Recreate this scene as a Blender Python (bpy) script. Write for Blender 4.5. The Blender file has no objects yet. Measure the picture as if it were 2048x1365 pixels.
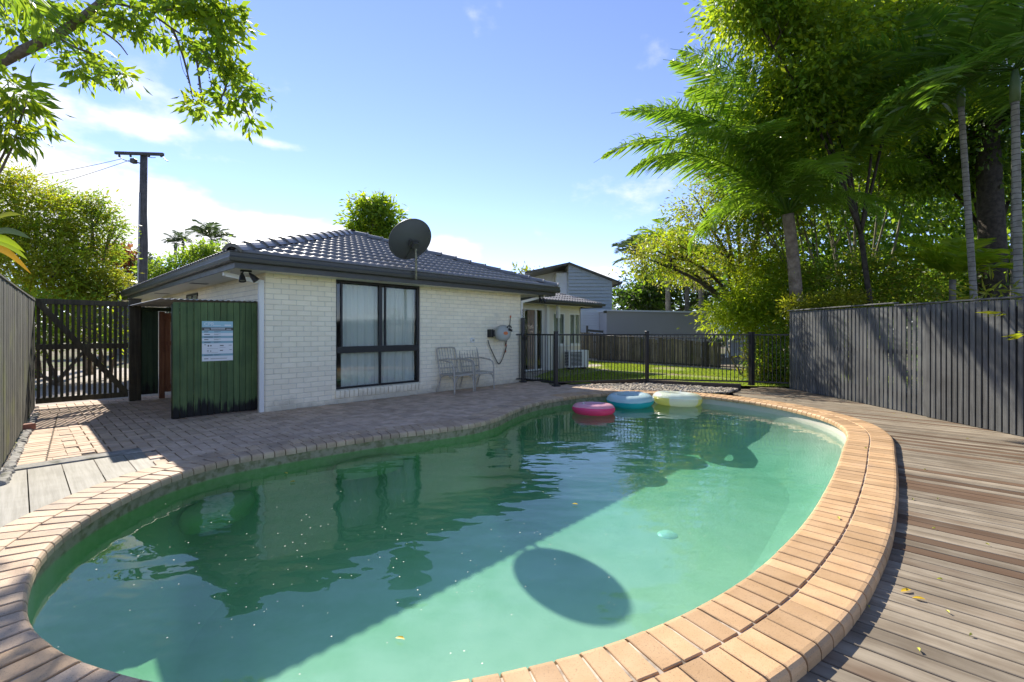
import bpy, bmesh, math, random
import numpy as np
from mathutils import Vector, Matrix
from mathutils.geometry import tessellate_polygon
PI = math.pi
R = math.radians
S = bpy.context.scene
C = S.collection
random.seed(7)

# ------------------------------------------------------------------ camera
EYE = 1.28                      # eye height above the paving
FPX, CXP, HYP = 930.0, 1024.0, 663.0
cam = bpy.data.cameras.new('camera')
cam.sensor_width = 36.0
cam.lens = FPX / 2048 * 36
cam.shift_y = -(682.5 - HYP) / 2048
cam.clip_start = 0.05
cam.clip_end = 2000
cam_o = bpy.data.objects.new('camera', cam)
cam_o.location = (0, 0, EYE)
cam_o.rotation_euler = (R(90), 0, 0)
C.objects.link(cam_o)
S.camera = cam_o

# ------------------------------------------------------------------ sun, sky, exposure
SUN = Vector((-0.607, 1.149, 1.0)).normalized()      # towards the sun
SUN_EL = math.asin(SUN.z)
SUN_AZ = math.atan2(SUN.x, SUN.y)                    # clockwise from +Y
sun = bpy.data.lights.new('sun', 'SUN')
sun.energy = 2.05
sun.angle = R(0.53)
sun.color = (1.0, 0.93, 0.82)
sun_o = bpy.data.objects.new('sun', sun)
sun_o.rotation_euler = (-SUN).to_track_quat('-Z', 'Y').to_euler()
sun_o.location = (0, 0, 20)
C.objects.link(sun_o)

W = bpy.data.worlds.new('World')
S.world = W
W.use_nodes = True
wn, wl = W.node_tree.nodes, W.node_tree.links
wn.clear()
def wnode(t, **k):
    n = wn.new(t)
    for a, v in k.items(): setattr(n, a, v)
    return n
def wmath(op, a, b=None, c=None):
    n = wnode('ShaderNodeMath', operation=op)
    for i, v in enumerate((a, b, c)):
        if v is None: continue
        if isinstance(v, (int, float)): n.inputs[i].default_value = v
        else: wl.new(v, n.inputs[i])
    return n.outputs[0]
CLOUD_OFF = (89.6, 42.3, 0.0)
sky = wnode('ShaderNodeTexSky', sky_type='NISHITA', sun_disc=False)
sky.sun_elevation = SUN_EL
sky.sun_rotation = SUN_AZ % (2 * PI)
sky.altitude = 0
sky.air_density = 0.68
sky.dust_density = 0.0
sky.ozone_density = 3.0
tc = wnode('ShaderNodeTexCoord')
sep = wnode('ShaderNodeSeparateXYZ')
wl.new(tc.outputs['Generated'], sep.inputs[0])
# billowy noise in sky directions, flattened towards the horizon
zc = wmath('MAXIMUM', sep.outputs[2], 0.0)
inv = wmath('DIVIDE', 1.0, wmath('ADD', zc, 0.22))
comb = wnode('ShaderNodeCombineXYZ')
wl.new(wmath('MULTIPLY', sep.outputs[0], inv), comb.inputs[0])
wl.new(wmath('MULTIPLY', sep.outputs[1], inv), comb.inputs[1])
noi = wnode('ShaderNodeTexNoise')
noi.inputs['Scale'].default_value = 1.15
noi.inputs['Detail'].default_value = 9
noi.inputs['Roughness'].default_value = 0.58
offv = wnode('ShaderNodeVectorMath', operation='ADD')
wl.new(comb.outputs[0], offv.inputs[0])
offv.inputs[1].default_value = CLOUD_OFF
wl.new(offv.outputs[0], noi.inputs['Vector'])
fine = wnode('ShaderNodeTexNoise')
fine.inputs['Scale'].default_value = 9.0
fine.inputs['Detail'].default_value = 7
wl.new(tc.outputs['Generated'], fine.inputs['Vector'])
# cumulus banks: where they stand in the sky (direction, half widths)
def cloud(px, py, wx, wy, amp):
    d = Vector(((px - CXP) / FPX, 1, (HYP - py) / FPX)).normalized()
    az, el = math.atan2(d.x, d.y), math.asin(d.z)
    a = wmath('ARCTAN2', sep.outputs[0], sep.outputs[1])
    e = wmath('ARCSINE', sep.outputs[2])
    da = wmath('DIVIDE', wmath('SUBTRACT', a, az), wx)
    de = wmath('DIVIDE', wmath('SUBTRACT', e, el), wy)
    r2 = wmath('ADD', wmath('MULTIPLY', da, da), wmath('MULTIPLY', de, de))
    return wmath('MULTIPLY', wmath('EXPONENT', wmath('MULTIPLY', r2, -1.0)), amp * .74)
acc = None
for c in [(420, 222, .17, .030, .50), (300, 255, .22, .022, .42), (250, 415, .15, .062, .62), (470, 455, .20, .040, .55),
          (150, 470, .20, .06, .5), (470, 325, .07, .012, .36), (545, 287, .07, .010, .34), (905, 492, .075, .020, .46),
          (1260, 207, .085, .016, .30), (1420, 235, .09, .02, .30), (1215, 487, .05, .012, .28), (1215, 545, .10, .022, .30)]:
    g = cloud(*c)
    acc = g if acc is None else wmath('ADD', acc, g)
# scattered broken cloud over the whole sky, plus the banks above
dens = wmath('ADD', acc, wmath('MULTIPLY', wmath('SUBTRACT', noi.outputs[0], 0.5), 1.75))
dens = wmath('ADD', dens, wmath('MULTIPLY', wmath('SUBTRACT', fine.outputs[0], 0.5), 0.55))
mr = wnode('ShaderNodeMapRange', interpolation_type='SMOOTHSTEP')
wl.new(dens, mr.inputs[0])
mr.inputs[1].default_value = 0.10
mr.inputs[2].default_value = 0.40
mr.inputs[3].default_value = 0.0
mr.inputs[4].default_value = 0.92
mix = wnode('ShaderNodeMix', data_type='RGBA')
wl.new(mr.outputs[0], mix.inputs[0])
tint = wnode('ShaderNodeMix', data_type='RGBA', blend_type='MULTIPLY')      # the day's white balance
tint.inputs[0].default_value = 1.0
wl.new(sky.outputs[0], tint.inputs[6])
tint.inputs[7].default_value = (.97, .83, .88, 1)
wl.new(tint.outputs[2], mix.inputs[6])
mix.inputs[7].default_value = (4.2, 4.15, 4.1, 1)
bg = wnode('ShaderNodeBackground')
bg.inputs[1].default_value = 0.071
wl.new(mix.outputs[2], bg.inputs[0])
wo = wnode('ShaderNodeOutputWorld')
wl.new(bg.outputs[0], wo.inputs[0])

S.view_settings.view_transform = 'Standard'
S.view_settings.look = 'None'
S.view_settings.exposure = 2.2
S.view_settings.gamma = 1.0
S.view_settings.use_curve_mapping = False
S.render.engine = 'CYCLES'
S.cycles.max_bounces = 8
S.cycles.transparent_max_bounces = 16
S.cycles.caustics_reflective = False
S.cycles.caustics_refractive = False
S.cycles.sample_clamp_indirect = 6.0

# ------------------------------------------------------------------ helpers
def tag(o, label=None, cat=None, group=None, kind=None):
    if label: o['label'] = label
    if cat: o['category'] = cat
    if group: o['group'] = group
    if kind: o['kind'] = kind
    return o
def thing(name, label, cat, loc=(0, 0, 0), rotz=0.0, group=None):
    o = bpy.data.objects.new(name, None)
    o.empty_display_size = 0.2
    C.objects.link(o)
    o.location = loc
    o.rotation_euler = (0, 0, rotz)
    return tag(o, label, cat, group)
def root_of(o):
    while o.parent: o = o.parent
    return o
def link_mesh(name, me, parent=None, loc=(0, 0, 0), rot=(0, 0, 0), scale=(1, 1, 1)):
    o = bpy.data.objects.new(name, me)
    C.objects.link(o)
    if parent: o.parent = parent
    o.location = loc
    o.rotation_euler = rot
    o.scale = scale
    return o
def mesh_np(name, V, Fq, mat, smooth=False):
    """mesh from numpy verts (n,3) and equal-sided faces (m,k)"""
    V = np.asarray(V, dtype=np.float32)
    Fq = np.asarray(Fq, dtype=np.int32)
    me = bpy.data.meshes.new(name)
    m, k = Fq.shape
    me.vertices.add(len(V))
    me.vertices.foreach_set('co', V.ravel())
    me.loops.add(m * k)
    me.loops.foreach_set('vertex_index', Fq.ravel())
    me.polygons.add(m)
    me.polygons.foreach_set('loop_start', np.arange(0, m * k, k, dtype=np.int32))
    if smooth: me.polygons.foreach_set('use_smooth', np.ones(m, dtype=bool))
    me.update(calc_edges=True)
    me.materials.append(mat)
    return me
class MB:
    def __init__(self): self.v = []; self.f = []
    def add(self, vs, fs):
        b = len(self.v)
        self.v += [tuple(p) for p in vs]
        self.f += [tuple(i + b for i in f) for f in fs]
        return self
    def box(self, x0, x1, y0, y1, z0, z1, M=None):
        vs = [(x, y, z) for z in (z0, z1) for y in (y0, y1) for x in (x0, x1)]
        if M is not None: vs = [tuple(M @ Vector(p)) for p in vs]
        return self.add(vs, [(0, 2, 3, 1), (4, 5, 7, 6), (0, 1, 5, 4), (2, 6, 7, 3), (0, 4, 6, 2), (1, 3, 7, 5)])
    def cbox(self, x0, x1, y0, y1, z0, z1, c=0.005, M=None, jit=0.0):
        """box with chamfered edges"""
        cx, cy, cz = (x0 + x1) / 2, (y0 + y1) / 2, (z0 + z1) / 2
        hx, hy, hz = (x1 - x0) / 2, (y1 - y0) / 2, (z1 - z0) / 2
        vs = []; idx = {}
        for sx in (-1, 1):
            for sy in (-1, 1):
                for sz in (-1, 1):
                    jx, jy, jz = (random.uniform(-jit, jit) for _ in range(3))
                    for a in range(3):
                        p = [sx * (hx - (0 if a == 0 else c)), sy * (hy - (0 if a == 1 else c)), sz * (hz - (0 if a == 2 else c))]
                        idx[(sx, sy, sz, a)] = len(vs)
                        vs.append((cx + p[0] + jx, cy + p[1] + jy, cz + p[2] + jz))
        fs = []
        def q(*k): fs.append(tuple(idx[i] for i in k))
        for s in (-1, 1):
            q(*[(s, a, b, 0) for a, b in ((-1, -1), (s, -s), (1, 1), (-s, s))])
            q(*[(a, s, b, 1) for a, b in ((-1, -1), (-s, s), (1, 1), (s, -s))])
            q(*[(a, b, s, 2) for a, b in ((-1, -1), (s, -s), (1, 1), (-s, s))])
        for a in (-1, 1):
            for b in (-1, 1):
                t = a * b > 0
                A = [(a, b, -1, 0), (a, b, -1, 1), (a, b, 1, 1), (a, b, 1, 0)]
                q(*(A if t else A[::-1]))
                B = [(a, -1, b, 2), (a, -1, b, 0), (a, 1, b, 0), (a, 1, b, 2)]
                q(*(B[::-1] if t else B))
                D = [(-1, a, b, 1), (-1, a, b, 2), (1, a, b, 2), (1, a, b, 1)]
                q(*(D if t else D[::-1]))
        for sx in (-1, 1):
            for sy in (-1, 1):
                for sz in (-1, 1):
                    T = [(sx, sy, sz, 0), (sx, sy, sz, 1), (sx, sy, sz, 2)]
                    q(*(T if sx * sy * sz > 0 else T[::-1]))
        if M is not None: vs = [tuple(M @ Vector(p)) for p in vs]
        return self.add(vs, fs)
    def tube(self, pts, rad, n=8, cap=True):
        pts = [Vector(p) for p in pts]
        if isinstance(rad, (int, float)): rad = [rad] * len(pts)
        b = len(self.v); vs = []; fs = []
        prev = None
        for i, p in enumerate(pts):
            t = (pts[min(i + 1, len(pts) - 1)] - pts[max(i - 1, 0)])
            t = t.normalized() if t.length > 1e-9 else Vector((0, 0, 1))
            if prev is None:
                a = t.orthogonal().normalized()
            else:
                a = (prev - t * prev.dot(t))
                a = a.normalized() if a.length > 1e-6 else t.orthogonal().normalized()
            prev = a
            c = t.cross(a)
            for k in range(n):
                th = 2 * PI * k / n
                vs.append(tuple(p + (a * math.cos(th) + c * math.sin(th)) * rad[i]))
        for i in range(len(pts) - 1):
            for k in range(n):
                fs.append((i * n + k, i * n + (k + 1) % n, (i + 1) * n + (k + 1) % n, (i + 1) * n + k))
        if cap:
            fs.append(tuple(range(n - 1, -1, -1)))
            fs.append(tuple((len(pts) - 1) * n + k for k in range(n)))
        return self.add(vs, fs)
    def bar(self, a, b, w, t, up=(0, 0, 1)):
        """rectangular bar from a to b, w across, t thick"""
        a, b = Vector(a), Vector(b)
        d = (b - a).normalized()
        u = Vector(up)
        x = d.cross(u)
        x = x.normalized() if x.length > 1e-6 else d.orthogonal().normalized()
        y = x.cross(d)
        vs = []
        for p in (a, b):
            for sx, sy in ((-1, -1), (1, -1), (1, 1), (-1, 1)):
                vs.append(tuple(p + x * (sx * w / 2) + y * (sy * t / 2)))
        return self.add(vs, [(3, 2, 1, 0), (4, 5, 6, 7), (0, 1, 5, 4), (1, 2, 6, 5), (2, 3, 7, 6), (3, 0, 4, 7)])
    def lathe(self, prof, n=24, M=None):
        """prof = [(r, z)...] about Z"""
        vs = []; fs = []
        for r, z in prof:
            for k in range(n):
                th = 2 * PI * k / n
                vs.append((r * math.cos(th), r * math.sin(th), z))
        for i in range(len(prof) - 1):
            for k in range(n):
                fs.append((i * n + k, i * n + (k + 1) % n, (i + 1) * n + (k + 1) % n, (i + 1) * n + k))
        if M is not None: vs = [tuple(M @ Vector(p)) for p in vs]
        return self.add(vs, fs)
    def prism(self, poly, z0, z1, M=None):
        n = len(poly)
        vs = [(x, y, z0) for x, y in poly] + [(x, y, z1) for x, y in poly]
        fs = [tuple(range(n - 1, -1, -1)), tuple(range(n, 2 * n))]
        fs += [(i, (i + 1) % n, n + (i + 1) % n, n + i) for i in range(n)]
        if M is not None: vs = [tuple(M @ Vector(p)) for p in vs]
        return self.add(vs, fs)
    def mesh(self, name, mat, smooth=False, off=(0, 0, 0)):
        me = bpy.data.meshes.new(name)
        ox, oy, oz = off
        me.from_pydata([(x - ox, y - oy, z - oz) for x, y, z in self.v], [], self.f)
        me.materials.append(mat)
        if smooth:
            for p in me.polygons: p.use_smooth = True
        me.update()
        return me
    def build(self, name, mat, parent=None, smooth=False, world=False, loc=None):
        off = (0, 0, 0)
        if world and parent is not None: off = tuple(root_of(parent).location)
        me = self.mesh(name, mat, smooth, off)
        return link_mesh(name, me, parent)
def flat(poly, z, name, mat, parent=None):
    tri = tessellate_polygon([[Vector((x, y, 0)) for x, y in poly]])
    me = bpy.data.meshes.new(name)
    area = sum(poly[i][0] * poly[(i + 1) % len(poly)][1] - poly[(i + 1) % len(poly)][0] * poly[i][1] for i in range(len(poly)))
    fs = []
    for t in tri:
        a, b, c = (poly[i] for i in t)
        cr = (b[0] - a[0]) * (c[1] - a[1]) - (b[1] - a[1]) * (c[0] - a[0])
        fs.append(tuple(t) if cr > 0 else tuple(t[::-1]))
    me.from_pydata([(x, y, z) for x, y in poly], [], fs)
    me.materials.append(mat)
    me.update()
    return link_mesh(name, me, parent)
def G(px, py, z=0.0):
    """point of the ground (height z) seen in this direction"""
    d = (EYE - z) * FPX / (py - HYP)
    return Vector(((px - CXP) / FPX * d, d, z))
def at(px, py, d):
    return Vector(((px - CXP) / FPX * d, d, EYE + (HYP - py) / FPX * d))
def inside(p, poly):
    x, y = p; r = False; n = len(poly)
    for i in range(n):
        x1, y1 = poly[i]; x2, y2 = poly[(i + 1) % n]
        if (y1 > y) != (y2 > y) and x < (x2 - x1) * (y - y1) / (y2 - y1) + x1: r = not r
    return r
# house frame: local x along the front wall, local y into the house
HC = Vector((-3.91, 7.37, 0))
HU = Vector((0.6857, 0.7279, 0)).normalized()
HV = Vector((-HU.y, HU.x, 0))
HROT = math.atan2(HU.y, HU.x)
def H(x, y, z=0.0): return HC + HU * x + HV * y + Vector((0, 0, z))
def HL(p):
    r = Vector((p[0], p[1], 0)) - HC
    return r.dot(HU), r.dot(HV)
def SX(px, y=0.0):
    k = (px - CXP) / FPX
    X0, Y0 = HC.x + HV.x * y, HC.y + HV.y * y
    return (Y0 * k - X0) / (HU.x - HU.y * k)

# ------------------------------------------------------------------ materials
def new_mat(name):
    m = bpy.data.materials.new(name)
    m.use_nodes = True
    nt = m.node_tree
    nt.nodes.clear()
    return m, nt.nodes, nt.links
def nd(ns, t, **k):
    n = ns.new(t)
    for a, v in k.items(): setattr(n, a, v)
    return n
def setv(ls, sock, v):
    if isinstance(v, (int, float)): sock.default_value = v
    elif isinstance(v, (tuple, list)): sock.default_value = tuple(v) + ((1,) if len(v) == 3 and sock.type == 'RGBA' else ())
    else: ls.new(v, sock)
def mth(ns, ls, op, a, b=None):
    n = nd(ns, 'ShaderNodeMath', operation=op)
    setv(ls, n.inputs[0], a)
    if b is not None: setv(ls, n.inputs[1], b)
    return n.outputs[0]
def mixc(ns, ls, f, a, b, mode='MIX'):
    n = nd(ns, 'ShaderNodeMix', data_type='RGBA', blend_type=mode)
    setv(ls, n.inputs[0], f); setv(ls, n.inputs[6], a); setv(ls, n.inputs[7], b)
    return n.outputs[2]
def noise(ns, ls, vec, scale, detail=4, rough=0.55):
    n = nd(ns, 'ShaderNodeTexNoise')
    n.inputs['Scale'].default_value = scale
    n.inputs['Detail'].default_value = detail
    n.inputs['Roughness'].default_value = rough
    if vec is not None: ls.new(vec, n.inputs['Vector'])
    return n.outputs[0]
def ramp(ns, ls, f, lo, hi):
    n = nd(ns, 'ShaderNodeMapRange', interpolation_type='SMOOTHSTEP')
    setv(ls, n.inputs[0], f)
    n.inputs[1].default_value = lo; n.inputs[2].default_value = hi
    return n.outputs[0]
def rnd_node(ns, ls):
    oi = nd(ns, 'ShaderNodeObjectInfo')
    ge = nd(ns, 'ShaderNodeNewGeometry')
    return mth(ns, ls, 'FRACT', mth(ns, ls, 'ADD', oi.outputs['Random'], ge.outputs['Random Per Island']))
def finish(ns, ls, col, rough, bumpf=None, bstr=0.3, bdist=0.01, spec=0.5, metal=0.0):
    p = nd(ns, 'ShaderNodeBsdfPrincipled')
    setv(ls, p.inputs['Base Color'], col)
    setv(ls, p.inputs['Roughness'], rough)
    p.inputs['Specular IOR Level'].default_value = spec
    p.inputs['Metallic'].default_value = metal
    if bumpf is not None:
        b = nd(ns, 'ShaderNodeBump')
        b.inputs['Strength'].default_value = bstr
        b.inputs['Distance'].default_value = bdist
        ls.new(bumpf, b.inputs['Height'])
        ls.new(b.outputs[0], p.inputs['Normal'])
    o = nd(ns, 'ShaderNodeOutputMaterial')
    ls.new(p.outputs[0], o.inputs[0])
    return p
def stone(name, c1, c2, scale=8.0, rough=0.8, rnd=0.25, bscale=60, bstr=0.25, bdist=0.004, dirt=None, dscale=1.3, dlo=.5, dhi=.75, spec=0.3, fine=0.0, splash=None):
    """mottled surface in world space with a random tone for each piece and broad stains"""
    m, ns, ls = new_mat(name)
    g = nd(ns, 'ShaderNodeNewGeometry')
    n1 = noise(ns, ls, g.outputs['Position'], scale, 5)
    col = mixc(ns, ls, ramp(ns, ls, n1, .3, .7), c1, c2)
    if rnd > 0:
        r = rnd_node(ns, ls)
        k = mth(ns, ls, 'ADD', mth(ns, ls, 'MULTIPLY', r, rnd), 1 - rnd / 2)
        col = mixc(ns, ls, 1.0, col, nd_comb(ns, ls, k), 'MULTIPLY')
    if dirt:
        n2 = noise(ns, ls, g.outputs['Position'], dscale, 6, .6)
        col = mixc(ns, ls, ramp(ns, ls, n2, dlo, dhi), col, dirt)
    if splash:        # dirt splashed up from the paving: (colour, height)
        sp = nd(ns, 'ShaderNodeSeparateXYZ'); ls.new(g.outputs['Position'], sp.inputs[0])
        n6 = noise(ns, ls, g.outputs['Position'], 2.6, 6, .65)
        hz = mth(ns, ls, 'ADD', sp.outputs[2], mth(ns, ls, 'MULTIPLY', mth(ns, ls, 'SUBTRACT', n6, .5), splash[1] * 3))
        col = mixc(ns, ls, mth(ns, ls, 'MULTIPLY', mth(ns, ls, 'SUBTRACT', 1.0, ramp(ns, ls, hz, 0.0, splash[1])), .55), col, splash[0])
    if fine > 0:
        n4 = noise(ns, ls, g.outputs['Position'], 190, 2)
        col = mixc(ns, ls, mth(ns, ls, 'MULTIPLY', ramp(ns, ls, n4, .58, .7), fine), col, (.08, .05, .03))
    n3 = noise(ns, ls, g.outputs['Position'], bscale, 4)
    finish(ns, ls, col, rough, n3, bstr, bdist, spec)
    return m
def nd_comb(ns, ls, k):
    c = nd(ns, 'ShaderNodeCombineColor')
    for i in range(3): ls.new(k, c.inputs[i])
    return c.outputs[0]
def wood(name, c1, c2, axis='X', rnd=0.5, rough=0.75, moss=None, mlo=.5, mhi=.75, alt=None, altp=0.85, grain=1.0, spec=0.3, foot=None, gsc=30.0):
    """weathered timber, grain along the local axis; every board its own tone"""
    m, ns, ls = new_mat(name)
    t = nd(ns, 'ShaderNodeTexCoord')
    r = rnd_node(ns, ls)
    mp = nd(ns, 'ShaderNodeMapping')
    ls.new(t.outputs['Object'], mp.inputs['Vector'])
    off = nd(ns, 'ShaderNodeCombineXYZ')
    for i in range(3): ls.new(mth(ns, ls, 'MULTIPLY', r, 17.0 + 5 * i), off.inputs[i])
    ls.new(off.outputs[0], mp.inputs['Location'])
    s = [gsc] * 3; s['XYZ'.index(axis)] = 1.4
    mp.inputs['Scale'].default_value = s
    g1 = noise(ns, ls, mp.outputs[0], 1.0, 6, .65)
    g = nd(ns, 'ShaderNodeNewGeometry')
    n2 = noise(ns, ls, g.outputs['Position'], 3.0, 5, .6)
    f = mth(ns, ls, 'ADD', mth(ns, ls, 'MULTIPLY', g1, .6), mth(ns, ls, 'MULTIPLY', n2, .4))
    col = mixc(ns, ls, ramp(ns, ls, f, .36, .64), c1, c2)
    if alt:
        r2 = mth(ns, ls, 'FRACT', mth(ns, ls, 'MULTIPLY', r, 7.31))
        n5 = noise(ns, ls, g.outputs['Position'], 1.6, 3)
        sel = ramp(ns, ls, mth(ns, ls, 'ADD', r2, mth(ns, ls, 'MULTIPLY', mth(ns, ls, 'SUBTRACT', n5, .5), .5)), altp - .08, altp + .1)
        col = mixc(ns, ls, mth(ns, ls, 'MULTIPLY', sel, .85), col, alt)
    k = mth(ns, ls, 'ADD', mth(ns, ls, 'MULTIPLY', r, rnd), 1 - rnd / 2)
    col = mixc(ns, ls, 1.0, col, nd_comb(ns, ls, k), 'MULTIPLY')
    if moss:
        n3 = noise(ns, ls, g.outputs['Position'], 1.7, 6, .6)
        col = mixc(ns, ls, ramp(ns, ls, n3, mlo, mhi), col, moss)
    if foot:          # rot and black mould creeping up from the ground: (colour, height)
        sp = nd(ns, 'ShaderNodeSeparateXYZ')
        ls.new(g.outputs['Position'], sp.inputs[0])
        n6 = noise(ns, ls, g.outputs['Position'], 3.2, 5, .6)
        n7 = noise(ns, ls, mp.outputs[0], 1.0, 3)
        hgt = mth(ns, ls, 'ADD', sp.outputs[2], mth(ns, ls, 'MULTIPLY', mth(ns, ls, 'SUBTRACT', mth(ns, ls, 'ADD', n6, n7), 1.0), foot[1] * 2.6))
        col = mixc(ns, ls, mth(ns, ls, 'SUBTRACT', 1.0, ramp(ns, ls, hgt, foot[1] * .6, foot[1] * 1.4)), col, foot[0])
    finish(ns, ls, col, rough, g1, .35 * grain, .004, spec)
    return m
def paint(name, c, rough=0.5, var=0.12, bstr=0.05, spec=0.5, metal=0.0, scale=5.0):
    m, ns, ls = new_mat(name)
    g = nd(ns, 'ShaderNodeNewGeometry')
    n1 = noise(ns, ls, g.outputs['Position'], scale, 6, .6)
    k = mth(ns, ls, 'ADD', mth(ns, ls, 'MULTIPLY', n1, var * 2), 1 - var)
    col = mixc(ns, ls, 1.0, c, nd_comb(ns, ls, k), 'MULTIPLY')
    n2 = noise(ns, ls, g.outputs['Position'], 90, 3)
    rg = mth(ns, ls, 'ADD', mth(ns, ls, 'MULTIPLY', n1, .25), rough - .12)
    finish(ns, ls, col, rg, n2, bstr, .003, spec, metal)
    return m
def leafmat(name, c1, c2, tr1, tr2, trans=0.45, rough=0.45, gloss=0.25):
    """leaf: reflecting and letting light through, each leaf its own tone"""
    m, ns, ls = new_mat(name)
    g = nd(ns, 'ShaderNodeNewGeometry')
    r = rnd_node(ns, ls)
    n1 = noise(ns, ls, g.outputs['Position'], .9, 3)
    f = mth(ns, ls, 'ADD', mth(ns, ls, 'MULTIPLY', r, .6), mth(ns, ls, 'MULTIPLY', ramp(ns, ls, n1, .3, .7), .4))
    d = nd(ns, 'ShaderNodeBsdfPrincipled')
    ls.new(mixc(ns, ls, f, c1, c2), d.inputs['Base Color'])
    d.inputs['Roughness'].default_value = rough
    d.inputs['Specular IOR Level'].default_value = gloss
    t = nd(ns, 'ShaderNodeBsdfTranslucent')
    ls.new(mixc(ns, ls, f, tr1, tr2), t.inputs[0])
    x = nd(ns, 'ShaderNodeMixShader')
    x.inputs[0].default_value = trans
    ls.new(d.outputs[0], x.inputs[1]); ls.new(t.outputs[0], x.inputs[2])
    o = nd(ns, 'ShaderNodeOutputMaterial')
    ls.new(x.outputs[0], o.inputs[0])
    return m
def schlick(ns, ls, f0, normal=None):
    lw = nd(ns, 'ShaderNodeLayerWeight'); lw.inputs[0].default_value = .5
    if normal is not None: ls.new(normal, lw.inputs['Normal'])
    return mth(ns, ls, 'ADD', mth(ns, ls, 'MULTIPLY', mth(ns, ls, 'POWER', lw.outputs['Facing'], 5.0), 1 - f0), f0)
def glass(name, tint=(.92, .95, .93), ior=1.5, rough=0.0):
    m, ns, ls = new_mat(name)
    fo = schlick(ns, ls, ((ior - 1) / (ior + 1)) ** 2)
    t = nd(ns, 'ShaderNodeBsdfTransparent'); t.inputs[0].default_value = tint + (1,)
    gl = nd(ns, 'ShaderNodeBsdfGlossy'); gl.inputs['Roughness'].default_value = rough
    x = nd(ns, 'ShaderNodeMixShader')
    ls.new(fo, x.inputs[0]); ls.new(t.outputs[0], x.inputs[1]); ls.new(gl.outputs[0], x.inputs[2])
    o = nd(ns, 'ShaderNodeOutputMaterial'); ls.new(x.outputs[0], o.inputs[0])
    return m

# ================================================================== materials in use
M_brickwhite = stone('white_painted_brick', (.87, .785, .585), (.90, .82, .62), 6, .6, .10, 70, .35, .004, dirt=(.68, .63, .50), dscale=2.2, dlo=.55, dhi=.86, spec=.35, splash=((.36, .32, .23), .22))
M_mortarwhite = stone('white_painted_mortar', (.64, .60, .485), (.71, .665, .545), 9, .75, 0, 90, .4, .004)
M_white = paint('white_gloss_paint', (.72, .72, .67), .4, .06)
M_cream = paint('cream_paint', (.66, .63, .53), .5, .08)
M_charcoal = paint('charcoal_steel', (.056, .055, .045), .42, .15, spec=.5)
M_black = paint('black_powdercoat', (.012, .012, .012), .42, .15)
M_tile = paint('charcoal_roof_tile', (.18, .165, .14), .46, .3, .12, spec=1.0, scale=3.0)
M_cap = paint('charcoal_ridge_cap', (.16, .155, .14), .34, .25, .1, spec=.6, scale=4)
M_paver = stone('clay_paver', (.48, .345, .235), (.58, .44, .32), 7, .8, .34, 60, .35, .004, dirt=(.35, .25, .165), dscale=1.5, dlo=.52, dhi=.8)
M_joint = stone('sandy_joint', (.075, .06, .045), (.12, .10, .075), 20, .95, 0, 60, .5, .006)
M_coptan = stone('tan_bullnose_brick', (.46, .285, .14), (.54, .35, .185), 5, .62, .36, 80, .25, .003, dirt=(.40, .27, .17), dscale=2.2, dlo=.55, dhi=.85, spec=.35, fine=.45)
M_coppink = stone('dusty_bullnose_brick', (.46, .32, .20), (.54, .40, .265), 5, .7, .30, 80, .3, .003, dirt=(.26, .20, .155), dscale=2.0, dlo=.5, dhi=.8, fine=.6)
M_mortar = stone('grey_mortar', (.34, .28, .22), (.46, .40, .33), 14, .95, 0, 70, .6, .006, dirt=(.10, .08, .06), dscale=6, dlo=.45, dhi=.65)
M_deck = wood('weathered_deck', (.165, .130, .088), (.295, .248, .180), 'X', .45, .7, alt=(.105, .058, .030), altp=.72, gsc=16.0)
M_deckpale = wood('pale_deck', (.23, .215, .17), (.34, .32, .265), 'X', .2, .7)
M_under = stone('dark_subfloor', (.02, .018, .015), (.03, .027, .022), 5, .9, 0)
M_fencegrey = wood('charcoal_stained_timber', (.055, .056, .053), (.115, .117, .110), 'Z', .45, .6, spec=.4)
M_fenceold = wood('grey_weathered_paling', (.036, .037, .029), (.115, .115, .082), 'Z', .7, .85, moss=(.13, .14, .04), mlo=.50, mhi=.72)  # dark grey boards, yellow-green patches mixed in by noise
M_gatewood = wood('dark_mossy_timber', (.045, .038, .024), (.10, .085, .05), 'Z', .4, .8, moss=(.055, .065, .02), mlo=.5, mhi=.8)
M_green = wood('green_stained_board', (.060, .105, .040), (.110, .170, .060), 'Z', .35, .65, moss=(.17, .19, .06), mlo=.55, mhi=.85, foot=((.010, .010, .008), .16))
M_greendk = wood('dark_green_board', (.02, .04, .018), (.04, .07, .03), 'Z', .35, .65, foot=((.010, .010, .008), .2))
M_brown = wood('red_brown_timber', (.19, .075, .036), (.34, .15, .07), 'Z', .4, .7)
M_paling = wood('mossy_grey_paling', (.085, .075, .052), (.26, .225, .155), 'Z', 1.0, .85, moss=(.10, .11, .045), mlo=.5, mhi=.8)
M_sleeper = wood('dark_sleeper', (.045, .035, .028), (.09, .07, .055), 'X', .3, .85)
M_concrete = stone('rough_concrete', (.22, .21, .185), (.36, .35, .32), 12, .9, 0, 30, .6, .012, dirt=(.10, .10, .07), dscale=6, dlo=.48, dhi=.7)
M_pebble = stone('river_pebble', (.30, .255, .185), (.50, .43, .33), 5, .8, .7, 40, .2)
M_soil = stone('bare_soil', (.12, .095, .065), (.20, .165, .115), 3, .95, 0, 30, .8, .02, dirt=(.10, .13, .035), dscale=.6, dlo=.45, dhi=.6)
M_gravel = stone('pale_gravel', (.34, .30, .25), (.52, .47, .40), 30, .95, 0, 45, 1.0, .02, dirt=(.22, .17, .12), dscale=1.5)
M_lawn = stone('lawn_soil', (.17, .21, .03), (.26, .31, .05), 9, .95, 0, 60, .9, .02, dirt=(.23, .17, .11), dscale=.75, dlo=.50, dhi=.62)
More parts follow.
